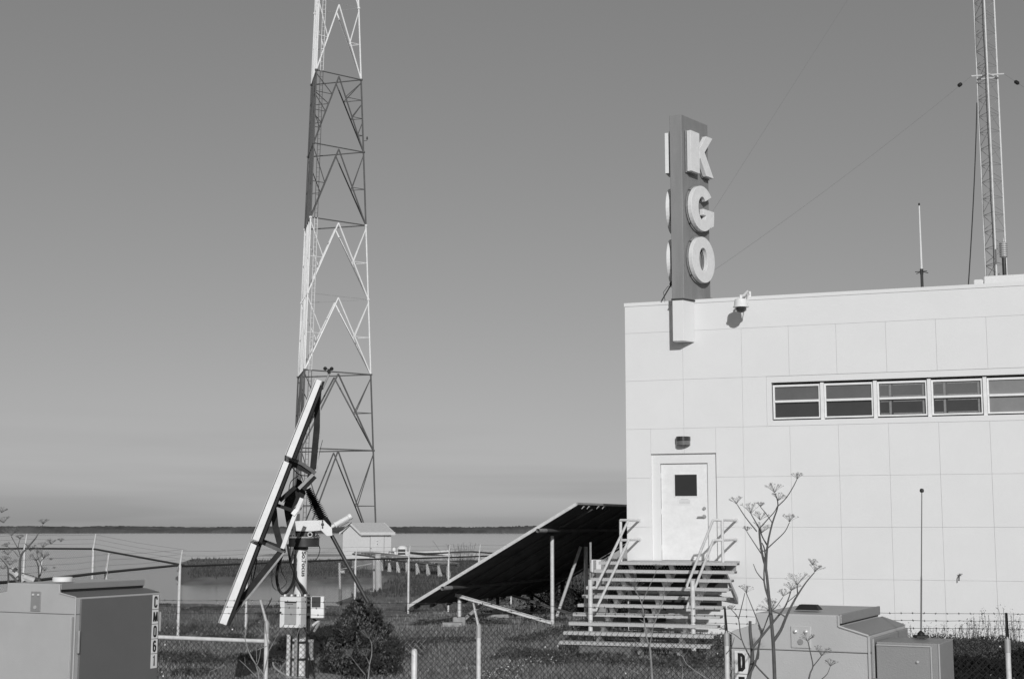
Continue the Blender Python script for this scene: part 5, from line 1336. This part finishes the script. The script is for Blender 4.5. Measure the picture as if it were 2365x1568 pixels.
tag(blades('grass',90000,19.5,48,None,.075,.012,'blade'),'short rough grass covering the ground between the fences','grass')
tag(blades('grass',26000,19.5,34,None,.12,.014,'leaf_mid'),'darker coarse grass tufts scattered over the ground','grass')
tag(blades('marsh_grass',30000,48,105,None,.22,.05,'weed'),'dark marsh grass beyond the far fence','marsh grass')
# rough weeds along the wall on the right
def weedy(name,n,s0,s1,q0,q1,h,size,m,label):
    s=s0+(s1-s0)*rng.random(n); q=q0+(q1-q0)*rng.random(n)
    x=C0.x+WD.x*s+WN.x*q; y=C0.y+WD.y*s+WN.y*q; env=(.6+.5*np.sin(s*2.1)+.3*np.sin(s*5.3+q*2))*.8; env=np.clip(env,.25,1.5)
    z=gz(x,y)+h*env*rng.random(n)**1.3
    return tag(leaves(name,np.stack([x,y,z],1),size,m,None),label,'weeds')
sW=W2(2040,1460)[0]
weedy('weeds',26000,sW,LEN-3,.15,3.2,.17,.06,'weed','dense low weeds growing along the foot of the white wall on the right')
weedy('weeds',2500,sRr-.3,sW,.1,.7,.10,.05,'weed','thin low weeds at the wall foot just right of the stairs')
hx=PZ(2150,1540,0);  # added near-black leaves stand in for a shadow cast from out of view
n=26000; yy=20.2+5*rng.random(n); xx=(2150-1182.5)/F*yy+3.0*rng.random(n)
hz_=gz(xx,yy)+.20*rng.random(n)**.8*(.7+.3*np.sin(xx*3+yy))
tag(leaves('shadow_leaves',np.stack([xx,yy,hz_],1),.06,'leaf_shadow',None,asp=.6),'very dark low leaves standing in for a cast shadow at the lower right','shadow leaves')
# upright flowering stalks
A=[];Bq=[];rr=[]; tips=[]
for k in range(240):
    s=random.uniform(sW-.3,LEN-3.2); q=random.uniform(.2,1.8); h=random.uniform(.25,.80)*(.7+.3*math.sin(s*1.7+1)); x=C0.x+WD.x*s+WN.x*q; y=C0.y+WD.y*s+WN.y*q; z=float(gz(x,y)); lx=random.uniform(-.1,.1)
    p=Vector((x,y,z)); prev=p
    for i in range(5):
        c=p+Vector((lx*(i+1)/5+random.uniform(-.01,.01),0,h*(i+1)/5)); A.append(prev[:]);Bq.append(c[:]);rr.append(.004); prev=c
        if i>1:
            for _ in range(6): tips.append((c.x+random.gauss(0,.018),c.y+random.gauss(0,.02),c.z+random.uniform(-.06,.06)))
tag(sticks('weed_stalks',A,Bq,np.array(rr),'weed'),'upright flowering weed stalks standing against the white wall','weeds')
tag(leaves('weed_leaves',np.array(tips),.028,'weed',None),'small leaves on the weed stalks against the white wall','weeds')
# shrub beyond the far fence by the water
sx0=P(1068,1290,60); sb_=thing('bare_shrub','airy bare shrub at the water edge beyond the far fence','shrub',Vector((sx0.x,60,float(gz(sx0.x,60)))))
A=[];Bq=[];tp2=[]
for k in range(60):
    b=Vector((sx0.x+random.gauss(0,.25),60,0)); e=b+Vector((random.gauss(0,.45),random.gauss(0,.3),random.uniform(.7,1.75))); A.append(b[:]);Bq.append(e[:])
    for _ in range(22): tp2.append((e.x+random.gauss(0,.12),e.y+random.gauss(0,.12),e.z-abs(random.gauss(0,.3))))
sticks('twigs',A,Bq,.006,'dead_stem',sb_); leaves('sparse_leaves',np.array(tp2),.035,'leaf_mid',sb_)
# brush under the far side of the array
cx=P(1335,1385,39); leavespts=np.stack([rng.normal(cx.x,.75,5000),rng.normal(38.5,.6,5000),np.abs(rng.normal(.1,.32,5000))],1)
br_=thing('bush','low dark scrub in the shade behind the flat solar array','bush',Vector((cx.x,38.5,0))); leaves('foliage',leavespts,.08,'leaf_dark',br_)
P3=[]
for k in range(110):
    y0=19.8*(44/19.8)**random.random(); x0=(random.random()*2-1)*.36*y0
    if float(sdf(x0,y0))<1.5 or (Vector((x0-C0.x,y0-C0.y,0)).dot(WN)<.3 and x0>C0.x-.3) or math.hypot(x0-pb.x,y0-pb.y)<1: continue
    r=random.uniform(.12,.5); n=int(260*r/.3); t=rng.random(n)*6.28; q=r*np.sqrt(rng.random(n)); xx=x0+q*np.cos(t)*1.6; yy=y0+q*np.sin(t); P3.append(np.stack([xx,yy,gz(xx,yy)+.03+.11*rng.random(n)*(1-q/r*.6)],1))
tag(leaves('weed_clumps',np.concatenate(P3),.055,'weed',None,asp=.5),'dark leafy weed clumps scattered through the rough grass','weeds')
# white flower specks and the pale flowering patches
n=330; y=19.8*(46/19.8)**rng.random(n); x=(rng.random(n)*2-1)*.36*y; q=((x-C0.x)*WN.x+(y-C0.y)*WN.y); ok=(sdf(x,y)>1)&((q>.1)|(x<C0.x)); x=x[ok];y=y[ok]
cs=np.stack([x,y,gz(x,y)+.07+.05*rng.random(len(x))],1)
tag(leaves('white_flowers',cs,.032,'petal',None,asp=1.0),'tiny white flowers dotted through the grass','flowers')
for (x_,y_,w_) in ((1213,1533,.28),(1262,1528,.38),(1290,1520,.2),(1176,1548,.22),(645,1530,.3),(1140,1562,.2)):
    c=PZ(x_,y_,.06); k=220; t=rng.random(k)*6.28; r=w_*np.sqrt(rng.random(k)); cs=np.stack([c.x+r*np.cos(t),c.y+r*np.sin(t)*1.3,.05+.09*rng.random(k)],1)
    o=leaves('flower_patch',cs[:120],.05,'leaf_mid',None); tag(o,'leafy rosettes under a pale flowering patch in the near grass','flowers','pale flowering patches')
    o=leaves('flower_patch',cs[120:175],.02,'petal',None,asp=.8); tag(o,'pale flowering patch of small white blooms in the near grass','flowers','pale flowering patches')
